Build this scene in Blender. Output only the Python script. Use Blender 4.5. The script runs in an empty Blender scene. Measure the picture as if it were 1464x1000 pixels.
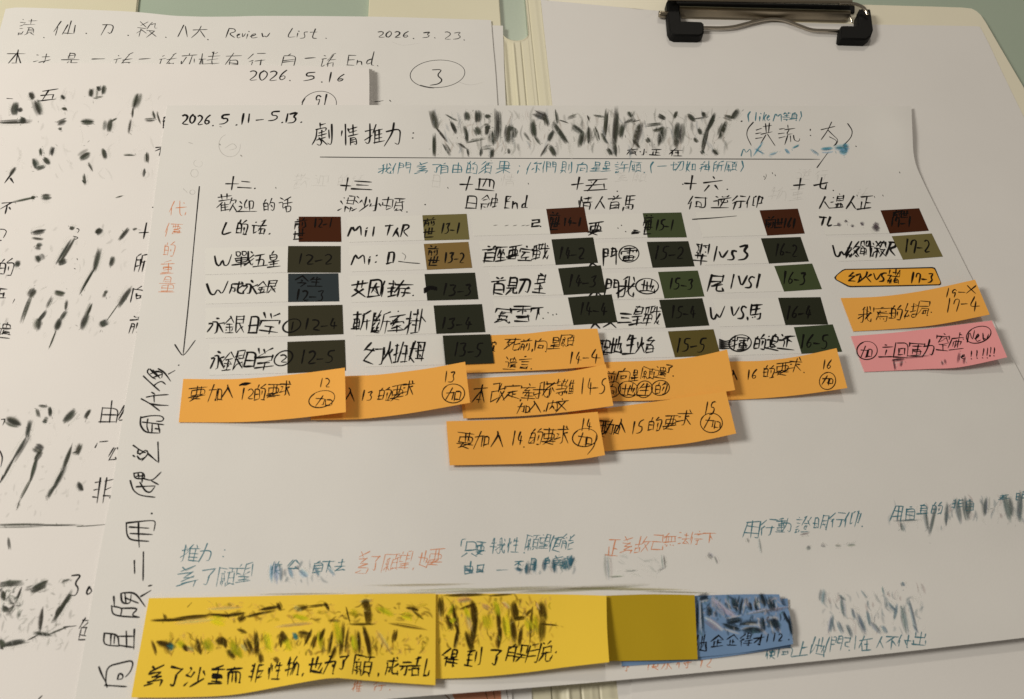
import bpy, bmesh, math, random
import numpy as np
random.seed(7)
S = bpy.context.scene
COL = S.collection
# ------------------------------------------------------------------ camera
# phone held about 31 cm above the desk; F in pixels of a 1464 px wide picture
F, CX, CY, CAMH = 1100.0, 732.0, 500.0, 0.307
def _axes():
    v1 = (-132., -2000.); x0, y0, s = -432., -470., .025
    X = (-F*F - v1[1]*(y0-s*x0))/(v1[0]+v1[1]*s); Y = y0+s*(X-x0)
    Yd = np.array([v1[0], v1[1], F]); Yd /= np.linalg.norm(Yd)
    Xd = np.array([X, Y, F]); Xd /= np.linalg.norm(Xd)
    return np.array([Xd, Yd, np.cross(Xd, Yd)])
R = _axes()
cam = bpy.data.cameras.new('camera'); co = bpy.data.objects.new('camera', cam); COL.objects.link(co)
cam.sensor_width = 36; cam.lens = F/1464*36; cam.clip_start = .005; cam.clip_end = 50
from mathutils import Matrix, Vector
r_, d_, f_ = R[:, 0], R[:, 1], R[:, 2]
co.matrix_world = Matrix([[r_[0], -d_[0], -f_[0], 0], [r_[1], -d_[1], -f_[1], 0], [r_[2], -d_[2], -f_[2], CAMH], [0, 0, 0, 1]])
cam.dof.use_dof = True; cam.dof.focus_distance = .40; cam.dof.aperture_fstop = 16.0
S.camera = co
# ------------------------------------------------------------------ world and lamps
w = bpy.data.worlds.new('World'); S.world = w; w.use_nodes = True
bg = w.node_tree.nodes['Background']; bg.inputs[0].default_value = (1.0, .90, .76, 1); bg.inputs[1].default_value = .17
def lamp(name, loc, target, size, power, col):
    l = bpy.data.lights.new(name, 'AREA'); l.shape = 'DISK'; l.size = size; l.energy = power; l.color = col
    o = bpy.data.objects.new(name, l); COL.objects.link(o); o.location = loc
    o.rotation_euler = (Vector(target)-Vector(loc)).to_track_quat('-Z', 'Y').to_euler()
    return o
lamp('ceiling_lamp', (.45, 2.1, 1.75), (0, .25, 0),   .20, 10.5, (1, .91, .77))
lamp('side_lamp', (-.90, .26, .80), (-.1, .20, 0), .34, 10.3, (1, .942, .828))
S.view_settings.view_transform = 'Standard'; S.view_settings.look = 'None'
S.view_settings.gamma = 1; S.view_settings.exposure = 0
S.view_settings.use_curve_mapping = False

# ------------------------------------------------------------------ helpers
def lin(c): return tuple(((v/255)/12.92 if v/255 <= .04045 else (((v/255)+.055)/1.055)**2.4) for v in c)
PAPER = (.80, .785, .77); REF = lin((207, 200, 187))
def alb(r, g, b, k=1.0):
    return tuple(min(.95, k*v/q*p) for v, q, p in zip(lin((r, g, b)), REF, PAPER))
def un(P, H, it=6):
    """points of the photograph laid on the surface z = H(x, y)"""
    P = np.asarray(P, float).reshape(-1, 2)
    D = np.column_stack([P[:, 0]-CX, P[:, 1]-CY, np.full(len(P), F)]) @ R.T
    z = np.zeros(len(P))
    for _ in range(it):
        t = (z-CAMH)/D[:, 2]; x, y = D[:, 0]*t, D[:, 1]*t
        z = H(x, y)+0*x
    return np.column_stack([x, y, z])
def flat(z): return lambda x, y: z+0*np.asarray(x)
def smooth(t): t = np.clip(t, 0, 1); return t*t*(3-2*t)
MM = .001
def tag(o, label=None, cat=None, group=None, kind=None):
    if label: o['label'] = label
    if cat: o['category'] = cat
    if group: o['group'] = group
    if kind: o['kind'] = kind
    return o
def link(name, me, mat, parent=None, origin=None):
    o = bpy.data.objects.new(name, me); COL.objects.link(o)
    if mat: me.materials.append(mat)
    if parent:
        o.parent = parent; o.matrix_parent_inverse = Matrix.Translation(-parent.location)
    return o
def recenter(me, c):
    me.transform(Matrix.Translation(-Vector(c)))

# ------------------------------------------------------------------ materials
def nt(m): return m.node_tree.nodes, m.node_tree.links
def material(name, col, rough=.6, spec=.3, metal=0, var=.03, vscale=60, bump=.0, bscale=900, second=None, coat=0, sheen=0):
    m = bpy.data.materials.new(name); m.use_nodes = True; N, L = nt(m); b = N['Principled BSDF']
    b.inputs['Roughness'].default_value = rough; b.inputs['Specular IOR Level'].default_value = spec
    b.inputs['Metallic'].default_value = metal; b.inputs['Coat Weight'].default_value = coat
    tc = N.new('ShaderNodeTexCoord')
    n = N.new('ShaderNodeTexNoise'); n.inputs['Scale'].default_value = vscale; n.inputs['Detail'].default_value = 6
    L.new(tc.outputs['Object'], n.inputs['Vector'])
    n2 = N.new('ShaderNodeTexNoise'); n2.inputs['Scale'].default_value = bscale*1.6; n2.inputs['Detail'].default_value = 2
    L.new(tc.outputs['Object'], n2.inputs['Vector'])
    add = N.new('ShaderNodeMath'); add.operation = 'MULTIPLY_ADD'; add.inputs[1].default_value = .55
    L.new(n2.outputs[0], add.inputs[0]); L.new(n.outputs[0], add.inputs[2])
    mr = N.new('ShaderNodeMapRange'); mr.inputs[1].default_value = .45; mr.inputs[2].default_value = 1.1
    L.new(add.outputs[0], mr.inputs[0])
    mx = N.new('ShaderNodeMix'); mx.data_type = 'RGBA'
    c2 = second or tuple(v*(1-var*2) for v in col)
    mx.inputs[6].default_value = (*c2, 1); mx.inputs[7].default_value = (*col, 1)
    L.new(mr.outputs[0], mx.inputs[0]); L.new(mx.outputs[2], b.inputs['Base Color'])
    if bump:
        bn = N.new('ShaderNodeTexNoise'); bn.inputs['Scale'].default_value = bscale; bn.inputs['Detail'].default_value = 4
        L.new(tc.outputs['Object'], bn.inputs['Vector'])
        bp = N.new('ShaderNodeBump'); bp.inputs['Strength'].default_value = bump; bp.inputs['Distance'].default_value = .0004
        L.new(bn.outputs[0], bp.inputs['Height']); L.new(bp.outputs[0], b.inputs['Normal'])
    return m
M_paper = material('white_paper', PAPER, .75, .2, var=.022, vscale=35, bump=.10, bscale=1400)
M_paper2 = material('cool_white_paper', (.83, .81, .80), .75, .2, var=.02, vscale=22, bump=.10, bscale=1400)
M_paper3 = material('bright_white_paper', (.84, .81, .80), .75, .2, var=.02, vscale=25, bump=.10, bscale=1400)
M_cream = material('cream_plastic', alb(202, 192, 160), .42, .4, var=.02, vscale=30, bump=.12, bscale=1200)
M_board = material('cream_board_plastic', alb(218, 207, 178), .4, .4, var=.02, vscale=30, bump=.12, bscale=1200)
M_table = material('green_grey_desk', alb(156, 165, 142), .35, .4, var=.04, vscale=12, bump=.08, bscale=600)
M_rubber = material('black_rubber', (.006, .006, .006), .6, .15, var=.1, bump=.15, bscale=1200)
M_metal = material('nickel_plated_steel', (.40, .35, .27), .30, .5, metal=1, var=.1, vscale=40)
M_wire = material('polished_steel_wire', (.50, .45, .38), .18, .5, metal=1, var=.05)
def note_mat(name, c, k=1.0): return material(name, alb(*c, k=k), .8, .12, var=.02, vscale=40, bump=.10, bscale=1500)
M_orange = note_mat('orange_note_paper', (232, 158, 70))
M_pink = note_mat('pink_note_paper', (250, 146, 140))
M_yellow = note_mat('yellow_note_paper', (226, 184, 58))
M_yellow_shade = note_mat('shaded_yellow_note_paper', (166, 136, 26))  # yellow note turned from the light, its shade put into the paper colour
M_blue = note_mat('blue_note_paper', (104, 128, 154))
M_label = material('amber_label_film', alb(226, 156, 48), .5, .3, var=.01, bump=.1)
M_black = material('black_print', (.012, .011, .010), .55, .3)
def film(name, c): return material(name, alb(*c, k=.9), .55, .10, var=.03, vscale=80, bump=.1, bscale=700)
FILM = {k: film(k+'_flag_film', v) for k, v in dict(
    olive=(54, 50, 33), slate=(47, 53, 53), rust=(66, 30, 10), khaki=(112, 101, 58), tan=(128, 101, 54),
    forest=(40, 41, 27), moss=(64, 72, 42), moss2=(56, 64, 40), bronze=(90, 78, 36)).items()}
M_clear = material('matte_white_film', (.812, .80, .775), .6, .15, var=.01, vscale=30)
def ink_mat():
    m = bpy.data.materials.new('pen_ink'); m.use_nodes = True; N, L = nt(m); b = N['Principled BSDF']
    b.inputs['Roughness'].default_value = .6; b.inputs['Specular IOR Level'].default_value = .08
    at = N.new('ShaderNodeAttribute'); at.attribute_name = 'ink'
    L.new(at.outputs['Color'], b.inputs['Base Color'])
    tc = N.new('ShaderNodeTexCoord'); n = N.new('ShaderNodeTexNoise'); n.inputs['Scale'].default_value = 1500
    L.new(tc.outputs['Object'], n.inputs['Vector'])
    mr = N.new('ShaderNodeMapRange'); mr.inputs[3].default_value = .82; mr.inputs[4].default_value = 1.12
    L.new(n.outputs[0], mr.inputs[0])
    mu = N.new('ShaderNodeMath'); mu.operation = 'MULTIPLY'; mu.use_clamp = True
    L.new(at.outputs['Alpha'], mu.inputs[0]); L.new(mr.outputs[0], mu.inputs[1])
    tr = N.new('ShaderNodeBsdfTransparent'); mx = N.new('ShaderNodeMixShader')
    L.new(mu.outputs[0], mx.inputs[0]); L.new(tr.outputs[0], mx.inputs[1]); L.new(b.outputs[0], mx.inputs[2])
    L.new(mx.outputs[0], N['Material Output'].inputs[0])
    return m
M_ink = ink_mat()
S.cycles.transparent_max_bounces = 24
BLACK = (.006, .005, .005); TEAL = alb(74, 128, 136, .8); RUST = alb(216, 134, 82, .95); GREY = (.22, .21, .19); DARK = (.07, .075, .06)

# ------------------------------------------------------------------ sheets of paper
def edge(pts, n):
    """n+1 points along a smooth run through pts"""
    P = np.asarray(pts, float)
    if len(P) > 2:                                   # Catmull-Rom through the traced points
        Q = []
        for i in range(len(P)-1):
            p0, p1, p2, p3 = P[max(i-1, 0)], P[i], P[i+1], P[min(i+2, len(P)-1)]
            for t in np.linspace(0, 1, 12, endpoint=False):
                Q.append(.5*((2*p1)+(-p0+p2)*t+(2*p0-5*p1+4*p2-p3)*t*t+(-p0+3*p1-3*p2+p3)*t**3))
        P = np.array(Q+[P[-1]])
    d = np.r_[0, np.cumsum(np.linalg.norm(np.diff(P, axis=0), axis=1))]
    s = np.linspace(0, d[-1], n+1)
    return np.column_stack([np.interp(s, d, P[:, 0]), np.interp(s, d, P[:, 1])])
def coons(top, right, bottom, left, nu, nv):
    T, B_, L_, R_ = edge(top, nu), edge(bottom, nu), edge(left, nv), edge(right, nv)
    u = np.linspace(0, 1, nu+1)[None, :, None]; v = np.linspace(0, 1, nv+1)[:, None, None]
    c00, c10, c01, c11 = T[0], T[-1], B_[0], B_[-1]
    return ((1-v)*T[None]+v*B_[None]+(1-u)*L_[:, None]+u*R_[:, None]
            - ((1-u)*(1-v)*c00+u*(1-v)*c10+(1-u)*v*c01+u*v*c11))
def slab(name, G, H, thick, mat, parent=None, keep_world=False):
    """a sheet: G is a grid of photograph points, H the height of its upper face"""
    nv, nu = G.shape[0]-1, G.shape[1]-1
    V = un(G.reshape(-1, 2), H)
    W = V.copy(); W[:, 2] -= thick
    n = len(V); idx = lambda j, i: j*(nu+1)+i
    faces = []
    for j in range(nv):
        for i in range(nu):
            a, b, c, d = idx(j, i), idx(j, i+1), idx(j+1, i+1), idx(j+1, i)
            faces.append((a, d, c, b)); faces.append((n+a, n+b, n+c, n+d))
    ring = [idx(0, i) for i in range(nu)]+[idx(j, nu) for j in range(nv)]+[idx(nv, i) for i in range(nu, 0, -1)]+[idx(j, 0) for j in range(nv, 0, -1)]
    nfl = len(faces)
    for k in range(len(ring)):
        a, b = ring[k], ring[(k+1) % len(ring)]
        faces.append((a, b, n+b, n+a))
    allv = np.vstack([V, W])
    c = V.mean(0)
    me = bpy.data.meshes.new(name); me.from_pydata((allv-c).tolist(), [], faces)
    for p in me.polygons: p.use_smooth = p.index < nfl
    try: me.set_sharp_from_angle(angle=math.radians(40))
    except Exception: pass
    me.update()
    o = bpy.data.objects.new(name, me); COL.objects.link(o); me.materials.append(mat)
    o.location = c
    if parent:
        o.parent = parent; o.location = Vector(c)-parent.location
    return o
def sheet(name, top, right, bottom, left, H, thick, mat, nu=16, nv=12, parent=None):
    return slab(name, coons(top, right, bottom, left, nu, nv), H, thick, mat, parent)
def quad(name, a, b, c, d, H, thick, mat, nu=5, nv=3, parent=None):
    return sheet(name, [a, b], [b, c], [d, c], [a, d], H, thick, mat, nu, nv, parent)

# heights (upper faces) above the desk
Z_A, Z_B = 3.2*MM, 7.6*MM
XB = un([(532, 120)], flat(Z_B))[0, 0]
_b = un([(550, 1000), (1464, 912)], flat(5*MM)); _k = (_b[1, 1]-_b[0, 1])/(_b[1, 0]-_b[0, 0])
_c = un([(1305, 195)], flat(5*MM))[0]
def HD(x, y):
    yb = _b[0, 1]+_k*(x-_b[0, 0])
    z = 4.3+3.8*(1-smooth((x-XB)/.085))+3.2*smooth((yb+.040-y)/.045)*smooth((x-XB)/.05)
    z = z+2.6*np.exp(-((x-_c[0])**2/.022**2+(y-_c[1])**2/.030**2))
    z = z+.12*np.sin(x*31+1)*np.sin(y*27)
    return z*MM
def over(mm, base=None): base = base or HD; return lambda x, y: base(x, y)+mm*MM

# ------------------------------------------------------------------ pen strokes
G_ = {}
def glyphs(txt):
    for ln in txt.strip().split('\n'):
        k, v = ln.split(' ', 1); G_[k] = v.strip()
glyphs('''
0 40121649868240
1 5059
2 114082751999
3 118044866919
4 401696 6369
5 80202474875919
6 70331749876526
7 13108079
9 825022358379
- 1686
. 4859
, 5649
: 5152 5758
; 5152 5649
! 5056 5859
( 70335679
) 20656439
W 012849547990
M 0920468099
V 105990
v 134983
S 814023766919
s 834245776919
R 2019 2070832589
L 401988
T 1080 5048
X 1089 8019
D 2019 20708479 1969
e 16656333163988
i 4449 4142
w 1339457993
n 1419 165479
d 65262968 706989
t 504989 1373
l 4049
k 2029 723679
E 2029 2080 2474 2989
N 19108980
o 433649766443
十 0595 5059
二 2272 0888
三 1282 2575 0898
四 1118 118188 4136 6166 0898
五 1181 4129 1575 7579 0999
六 4052 0494 3619 6689
七 0684 404889 8986
一 0595
人 5019 4489
入 304209 4289
大 0393 504509 5499
小 505949 2416 7486
力 03837958 403509
刀 11817958 4119
日 2029 208089 2585 2989
的 3022 1218 124248 1545 1848 7052 529289 8969 6466
話 1121 0333 1318 1837 8061 4494 7147 5686 5659 8689 5989
歡 0151 1013 3033 0444 1519 1949 1747 2529 6043 5383 6548 6589
迎 1021 133337 0899 5141 4147 4756 6191 919686 6168
混 1021 0324 0927 4080 4044 8084 4282 4484 4649 4667 7687 7779
沙 1021 0324 0927 6066 4234 8294 8539
頁 0191 5143 1318 1383 8388 1585 1888 3809 6899
頓 0242 2028 2847 0406 0646 4246 {頁5099}
亻 5006 3439
氵 1050 0464 0979
言 4050 0292 2474 2676 2829 2878 7879 2979
糸 5014 1464 6418 1888 5859 2729 7789
口 1119 1181 8189 1989
白 5031 1219 1282 8289 1686 1989
木 0393 5059 5309 5399
土 1484 5059 0999
王 1181 1585 5159 0999
門 1019 104044 1242 1444 609099 6064 6292 6494
戈 0393 406999 9997 8459 7182
貝 2027 208087 2282 2484 2787 3709 6799
隹 3004 2229 2292 2595 2797 2999 6269 6072
青 1181 2282 0494 5054 2529 258589 2787
忄 5059 2326 7274
扌 1383 505939 0785
攵 4014 2393 7419 3499
殳 302104 2161 616484 1575 7519 3699
辶 1021 033337 0899
火 505409 5499 1326 8365
首 3041 7061 0292 5233 2429 248489 2787 2989
馬 2026 2080 2383 5056 2686 868979 1719 3738 5758
何 {亻0039} 3191 819878 4447 447477 4777
逆 {辶0099} 4051 8071 3292 434585 8583 6248
行 3003 3415 2529 5090 4494 747969
仰 {亻0039} 5041 4147 4757 7091 7079 9196 9686
溫 {氵0039} 4044 4080 8084 4484 4282 4649 468689 5659 7679 3999
正 1090 5059 5585 2429 0999
單 1040 1013 4043 1343 6090 6063 9093 6393 1417 148487 1686 0898 5459
戰 {單0059} {戈4099}
皇 {白2084} 1585 2777 5559 0999
成 2282 222519 2545 454837 505899 9997 8365 7081
永 4051 22525949 033308 8354 5499
金 5004 5094 2474 1686 5459 0999 2728 7768
艮 2029 2080 8084 2282 2484 2947 4499 8657
銀 {金0049} {艮4099}
学 1022 4052 8061 0393 0305 9395 2676 5659 0898
艾 0292 3034 6064 7519 2599
因 1019 109099 1999 2474 5237 5578
隆 {亻0039} {土4094} {土4499}
存 0292 4007 2429 4484 8465 656959 4797
車 1181 2327 238387 2585 2787 5059 0898
斤 8021 212509 2494 6469
斬 {車0049} {斤4099}
斷 {糸0024} {糸2044} {糸0529} {糸2549} 0009 0949 {斤4099}
牽 4051 0292 5224 2454 5427 1516 1585 8586 2777 0999 5659
掛 {扌0039} {土3064} {土3469} 7079 7395
幻 3013 1353 5317 1758 6292 929989
斑 {王0039} 5039 4446 {王5099}
女 4017 1789 7019 0393
母 2018 2080 8079 1888 0494 4143 4647
姆 {女0049} {母4099}
座 4051 1191 1109 {人3256} {人5286} 5359 3787 2999
要 0191 1316 138386 1686 4146 6166 4628 2879 7619 0797
室 4051 0204 0292 9294 2474 4427 2777 5759 0999
見 2026 208086 2383 2585 2686 4619 666999 9998
冤 0103 0191 9193 4225 3363 2527 2575 7577 2777 4709 6799 9998
雪 1080 0204 0292 9294 5055 3343 6373 2686 8689 3787 2989
雷 1080 0204 0292 9294 5055 3343 6373 2629 268689 2787 5659 2989
下 0191 5159 5376
也 0484 8477 2128 2899 9996 5056
地 {土0048} {也3099}
我 4021 0494 314929 0745 506899 9997 8357 7082
聖 1161 2126 4148 2343 2545 0846 6165 619195 6595 2878 5759 0999
生 3013 2282 5059 2575 0999
焰 {火0049} 6042 5282 8264 {日4599}
翠 1040 4044 2131 2333 6090 9094 7181 7383 1585 3436 6466 0797 5559
尾 1080 8083 1383 1009 7435 2686 544999 9997
軍 0103 0191 9193 {車1299}
揮 {扌0039} {軍3099}
追 {辶0099} 6041 4147 418184 4484 467677 4777
还 {辶0099} 3191 6133 5157 5374
終 {糸0049} 7044 5383 8347 5599 6677 6879
緒 {糸0049} 4282 6064 3595 9058 {日5699}
寫 4050 0103 0191 9193 3243 6373 2345 2426 2484 2686 868979 2728 4748 6768
結 {糸0049} 4292 6065 4585 {口5799}
局 1080 8083 1383 1009 3585 8589 8979 {口4678}
立 3041 1282 4437 0898
回 1019 109099 1999 {口3377}
空 4050 0103 0191 9193 3215 6285 2676 5659 0999
虛 5053 5171 1383 1308 8384 3575 4448 6468 3537 7577 1999
加 0353 535948 3009 6369 639398 6898
求 0292 505949 1424 0746 8454 5499 7082
前 2031 7061 0292 1419 144449 1646 6467 849979
世 0494 1119 1989 4046 4676 7076
今 5004 5094 4354 2676 7659
死 0191 3113 2353 5308 2436 6069 6999 9997 9465
向 5032 1219 129299 9989 {口3577}
內 1219 129299 9989 5055 5537 5578
星 {日2084} 2616 2686 5559 2787 0999
原 1091 1009 {白3267} 5759 3728 7789
願 {原0059} {頁5099}
遺 {辶0099} 4143 418183 4383 6063 3494 {貝4597}
本 0292 5059 5209 5299 3767
改 1050 5054 1454 1419 1957 {攵4099}
定 4050 0103 0191 9193 2474 5458 5676 3509 2799
不 0191 6105 4349 5476
等 2012 1141 7062 6191 2373 5255 0595 1787 676959 3748
繼 {糸0049} {隹4099}
文 4051 0292 7219 2299
了 1181 8154 545938
代 {亻0039} 3494 506899 9997 7182
價 {亻0039} 3191 4244 428284 4484 5154 7174 {貝4597}
重 7021 0292 2426 248486 2585 2686 5159 2888 0999
量 {日2073} 0494 2527 258587 2787 5559 2888 0999
冊 1019 109099 1989 0595 4049 7079
為 2042 8012 1373 7335 3585 8527 2797 9789 0948
自 5031 1219 128289 1484 1686 1989
由 1319 138389 1686 1989 5059
須 4013 5216 5509 {頁4099}
果 2025 208085 2383 2585 0696 5059 5609 5699
你 {亻0039} 6042 5191 9182 727969 5546 8597
們 {亻0029} {門2099}
則 {貝0049} 6267 809979
許 {言0039} 5043 4393 3696 6369
切 0353 2028 2857 5191 919979 7149
如 {女0049} {口5298}
神 3031 1343 4307 2529 5357 539397 5595 5797 7099
所 3011 1119 1343 4346 1646 {斤4099}
洪 {氵0039} 3292 5056 7076 3696 5739 7799
流 {氵0039} 6051 3292 6244 4484 5539 6568 8588 8899
身 5031 2127 218189 8979 2383 2585 0797 8708
劇 3033 3151 0353 0309 5354 2535 1747 4619 3739 4759 6267 809979
情 {忄0039} {青3099}
推 {扌0039} {隹3099}
讀 {言0039} 4191 6063 3393 {貝4599}
仙 {亻0039} 6068 4348 4888 8388
殺 1043 4012 0444 2429 2507 2547 {殳4099}
八 3009 5199
法 {氵0039} 4282 6065 3595 6548 4888 7799
是 {日2073} 0494 5458 5686 3509 2799
亦 4051 0292 3208 625949 1416 8496
樣 {木0039} 5061 8071 4292 4484 6066 3696 6569 4749 7799
有 0292 4007 3439 348489 8979 3686 3787
蝕 3003 3043 1333 1619 1646 4649 2838 5358 538386 5686 7079 6989
只 2025 208085 2585 3709 6799
犧 2013 1343 0646 2029 {我4099}
性 {忄0039} {生4099}
便 {亻0039} 3191 4246 4282 8286 4484 4686 6139 4899
能 3003 0333 3242 1419 144449 1646 6164 6494 9063 6669 6999 9566
用 2009 2090 9099 9989 2393 1696 5059
動 {重0059} {力4099}
登 1040 4005 8063 6395 2474 {口3567} 0999
證 {言0039} {登4099}
月 2009 2080 8089 8979 2383 2686
明 {日0148} {月5099}
望 2021 0252 1215 1545 6056 6090 9096 6282 6484 {王1699}
故 0444 2026 {口0649} {攵4099}
己 1080 8084 1484 1419 1999 9997
無 3013 0292 2226 4246 6266 8286 0696 1819 3839 5859 7879
停 {亻0039} 6061 3292 5373 3596 4777 6769 6959
使 {亻0039} 3292 4346 4383 8386 4686 6048 4699
上 4049 4474 0999
他 {亻0039} {也3099}
引 0141 4144 1444 1417 1747 4939 8089
在 0292 4007 2429 6369 4575 3999
付 {亻0039} 4494 7079 7969 5567
出 5059 1114 1484 8184 0609 0999 9699
企 5004 5094 5458 5676 3539 1999
才 0393 6069 6949 5317
得 3003 3415 2529 {日4084} 4595 3797 7579 7969
到 0151 3113 1343 2428 1646 0859 6267 909989
解 3012 1141 1119 1444 1646 4149 6090 9094 6064 5596 7559 4797
脫 {月0049} 5061 8071 {口5295} 6549 757999 9997
而 0191 5113 1319 139399 9989 4348 6368
非 3039 1131 1434 1737 6069 6191 6494 6797
命 2013 1343 0646 2029 6043 539399 9989 6349 7358
为 2031 0373 7379 7969 4009 5566
示 2272 0494 5459 5949 3516 6686
乱 3011 0444 2025 {口0549} 7079 7999 9997
去 2272 5055 0595 5518 1888 6798
色 3014 2171 7124 2484 8487 2787 2429 2999 9997 5457
公 3005 6093 5017 1787 6698
''')
def expand(ch, box=(0, 0, 9, 9)):
    out = []; x0, y0, x1, y1 = box
    for tk in G_[ch].split():
        if tk[0] == '{':
            a, b, c, d = (int(q) for q in tk[2:6])
            sb = (x0+(x1-x0)*a/9, y0+(y1-y0)*b/9, x0+(x1-x0)*c/9, y0+(y1-y0)*d/9)
            out += expand(tk[1], sb)
        else:
            assert len(tk) % 2 == 0, (ch, tk)
            out.append([(x0+(x1-x0)*int(tk[i])/9, y0+(y1-y0)*int(tk[i+1])/9) for i in range(0, len(tk), 2)])
    return out
def chaikin(P, n=2):
    P = np.asarray(P, float)
    for _ in range(n):
        if len(P) < 3: return P
        Q = [P[0]]
        for i in range(len(P)-1):
            if i > 0: Q.append(.78*P[i]+.22*P[i+1])
            if i < len(P)-2: Q.append(.22*P[i]+.78*P[i+1])
        Q.append(P[-1]); P = np.array(Q)
    return P
class Pen:
    """collects pen strokes and builds them as ONE mesh of thin ink ribbons on a sheet"""
    def __init__(s, H, off=.03, col=BLACK, wid=2.6, slant=.17, seed=1):
        s.H = over(off, H); s.col = col; s.wid = wid; s.slant = slant; s.S = []; s.rn = random.Random(seed)
    def line(s, pts, wid=None, col=None, a=.96, soft=False, smoothn=2):
        s.S.append((chaikin(pts, smoothn), wid or s.wid, col or s.col, a, soft))
    def write(s, txt, wid=None, col=None, a=.96, rot=False, slant=None):
        tk = txt.split()
        for i in range(0, len(tk), 5):
            st, (x0, y0, x1, y1) = tk[i], (float(q) for q in tk[i+1:i+5])
            wts = [1 if ord(c) > 255 else (.3 if c in '.,:;!' else .62 if c not in 'WM' else .9) for c in st]
            tot = sum(wts); acc = 0
            for c, wt in zip(st, wts):
                bx0 = x0+(x1-x0)*acc/tot; bx1 = x0+(x1-x0)*(acc+wt)/tot; acc += wt
                pad = (bx1-bx0)*.06 if len(st) > 1 else 0
                s.char(c, bx0+pad, y0, bx1-pad, y1, wid, col, a, rot, slant)
    def char(s, c, x0, y0, x1, y1, wid, col, a, rot, slant):
        rn = s.rn; sl = s.slant if slant is None else slant
        prev = None; w_, h_ = x1-x0, y1-y0; j = .27; tilt = rn.uniform(-.05, .14); w_ *= rn.uniform(.92, 1.06); sl += rn.uniform(-.07, .07)
        strokes = expand(c); thin = min(1.08, max(.74, 1.08-.026*(len(strokes)-3)))
        for st in strokes:
            dx, dy = rn.gauss(0, .14), rn.gauss(0, .14)
            P = [(x+dx+rn.gauss(0, j), y+dy+rn.gauss(0, j)) for x, y in st]
            if rot:
                P = [(x0+y/9*w_, y1-x/9*h_) for x, y in P]
            else:
                P = [(x0+x/9*w_+sl*(4.5-y)/9*h_, y0+y/9*h_-(x-4.5)/9*w_*tilt) for x, y in P]
            L = sum(math.dist(P[k], P[k+1]) for k in range(len(P)-1))
            if L < 2.2: P = [P[0], (P[0][0]+1.2, P[0][1]+1.0)]
            k = rn.uniform(.95, 1.35)*thin
            if not rot and prev is not None and L >= 2.2 and rn.random() < .16:      # running hand: light link between strokes
                dd = math.dist(prev, P[0])
                if 2 < dd < h_*.75: s.S.append((np.array([prev, ((prev[0]+P[0][0])/2+.6, (prev[1]+P[0][1])/2+.5), P[0]]), (wid or s.wid)*.55, col or s.col, a*.7, False))
            prev = P[-1]
            s.S.append((chaikin(P), (wid or s.wid)*k, col or s.col, min(1, a*1.04), False))
    def ellipse(s, cx, cy, rx, ry, wid=None, tilt=0, start=-2.0, turns=1.06, col=None, a=.96):
        n = 30; P = []
        for k in range(n+1):
            t = start-2*math.pi*turns*k/n; g = 1+.07*math.sin(t*2+cx)+.05*k/n
            x, y = rx*g*math.cos(t), ry*g*math.sin(t)
            P.append((cx+x*math.cos(tilt)-y*math.sin(tilt), cy+x*math.sin(tilt)+y*math.cos(tilt)))
        s.line(P, wid, col, a, smoothn=1)
    def smear(s, txt, col=DARK, a=.62, halo=True):
        """soft rubbed-out marks: x0 y0 x1 y1 width"""
        v = [float(q) for q in txt.split()]; rn = s.rn
        for i in range(0, len(v), 5):
            x0, y0, x1, y1, wd = v[i:i+5]
            L = math.hypot(x1-x0, y1-y0)+.01; nx, ny = -(y1-y0)/L, (x1-x0)/L
            ex = .12*L; x0, y0, x1, y1 = x0+ny*-ex, y0+nx*ex if False else y0-ex*(y1-y0)/L, x1+ex*(x1-x0)/L, y1+ex*(y1-y0)/L
            if L < 4: x0 -= 2.5; x1 += 2.5; y0 -= .6
            wd *= 1.25
            for k in range(5+int(wd > 6)*3):
                o = rn.gauss(0, wd*.20); e0, e1 = rn.uniform(-.15, .25), rn.uniform(-.25, .15)
                m = (rn.gauss(0, wd*.12), rn.gauss(0, wd*.12))
                P = [(x0+(x1-x0)*e0*.6+nx*o, y0+(y1-y0)*e0*.6+ny*o), ((x0+x1)/2+nx*o+m[0], (y0+y1)/2+ny*o+m[1]), (x1+(x1-x0)*e1*.6+nx*o, y1+(y1-y0)*e1*.6+ny*o)]
                g_ = rn.uniform(.6, 2.0); c = tuple(min(1, q*g_*rn.uniform(.88, 1.15)) for q in col)
                s.S.append((chaikin(P), wd*rn.uniform(.35, .95), c, a*rn.uniform(.45, 1), True))
            for k in range(3):                                  # stray ticks pulled out of the rubbed mark
                q = rn.random(); x, y = x0+(x1-x0)*q+rn.gauss(0, wd*.4), y0+(y1-y0)*q+rn.gauss(0, wd*.4); th = math.atan2(y1-y0, x1-x0)+rn.gauss(0, .9); l = rn.uniform(2, 6)
                s.S.append((np.array([(x, y), (x+math.cos(th)*l, y+math.sin(th)*l)]), rn.uniform(.9, 2.2), col, a*rn.uniform(.3, .8), True))
            if halo and rn.random() < .7:
                o = wd*.75*rn.choice((-1, 1))
                s.S.append((np.array([(x0+nx*o, y0+ny*o), (x1+nx*o, y1+ny*o)]), wd*.6, (.86, .86, .84), .45, True))
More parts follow.
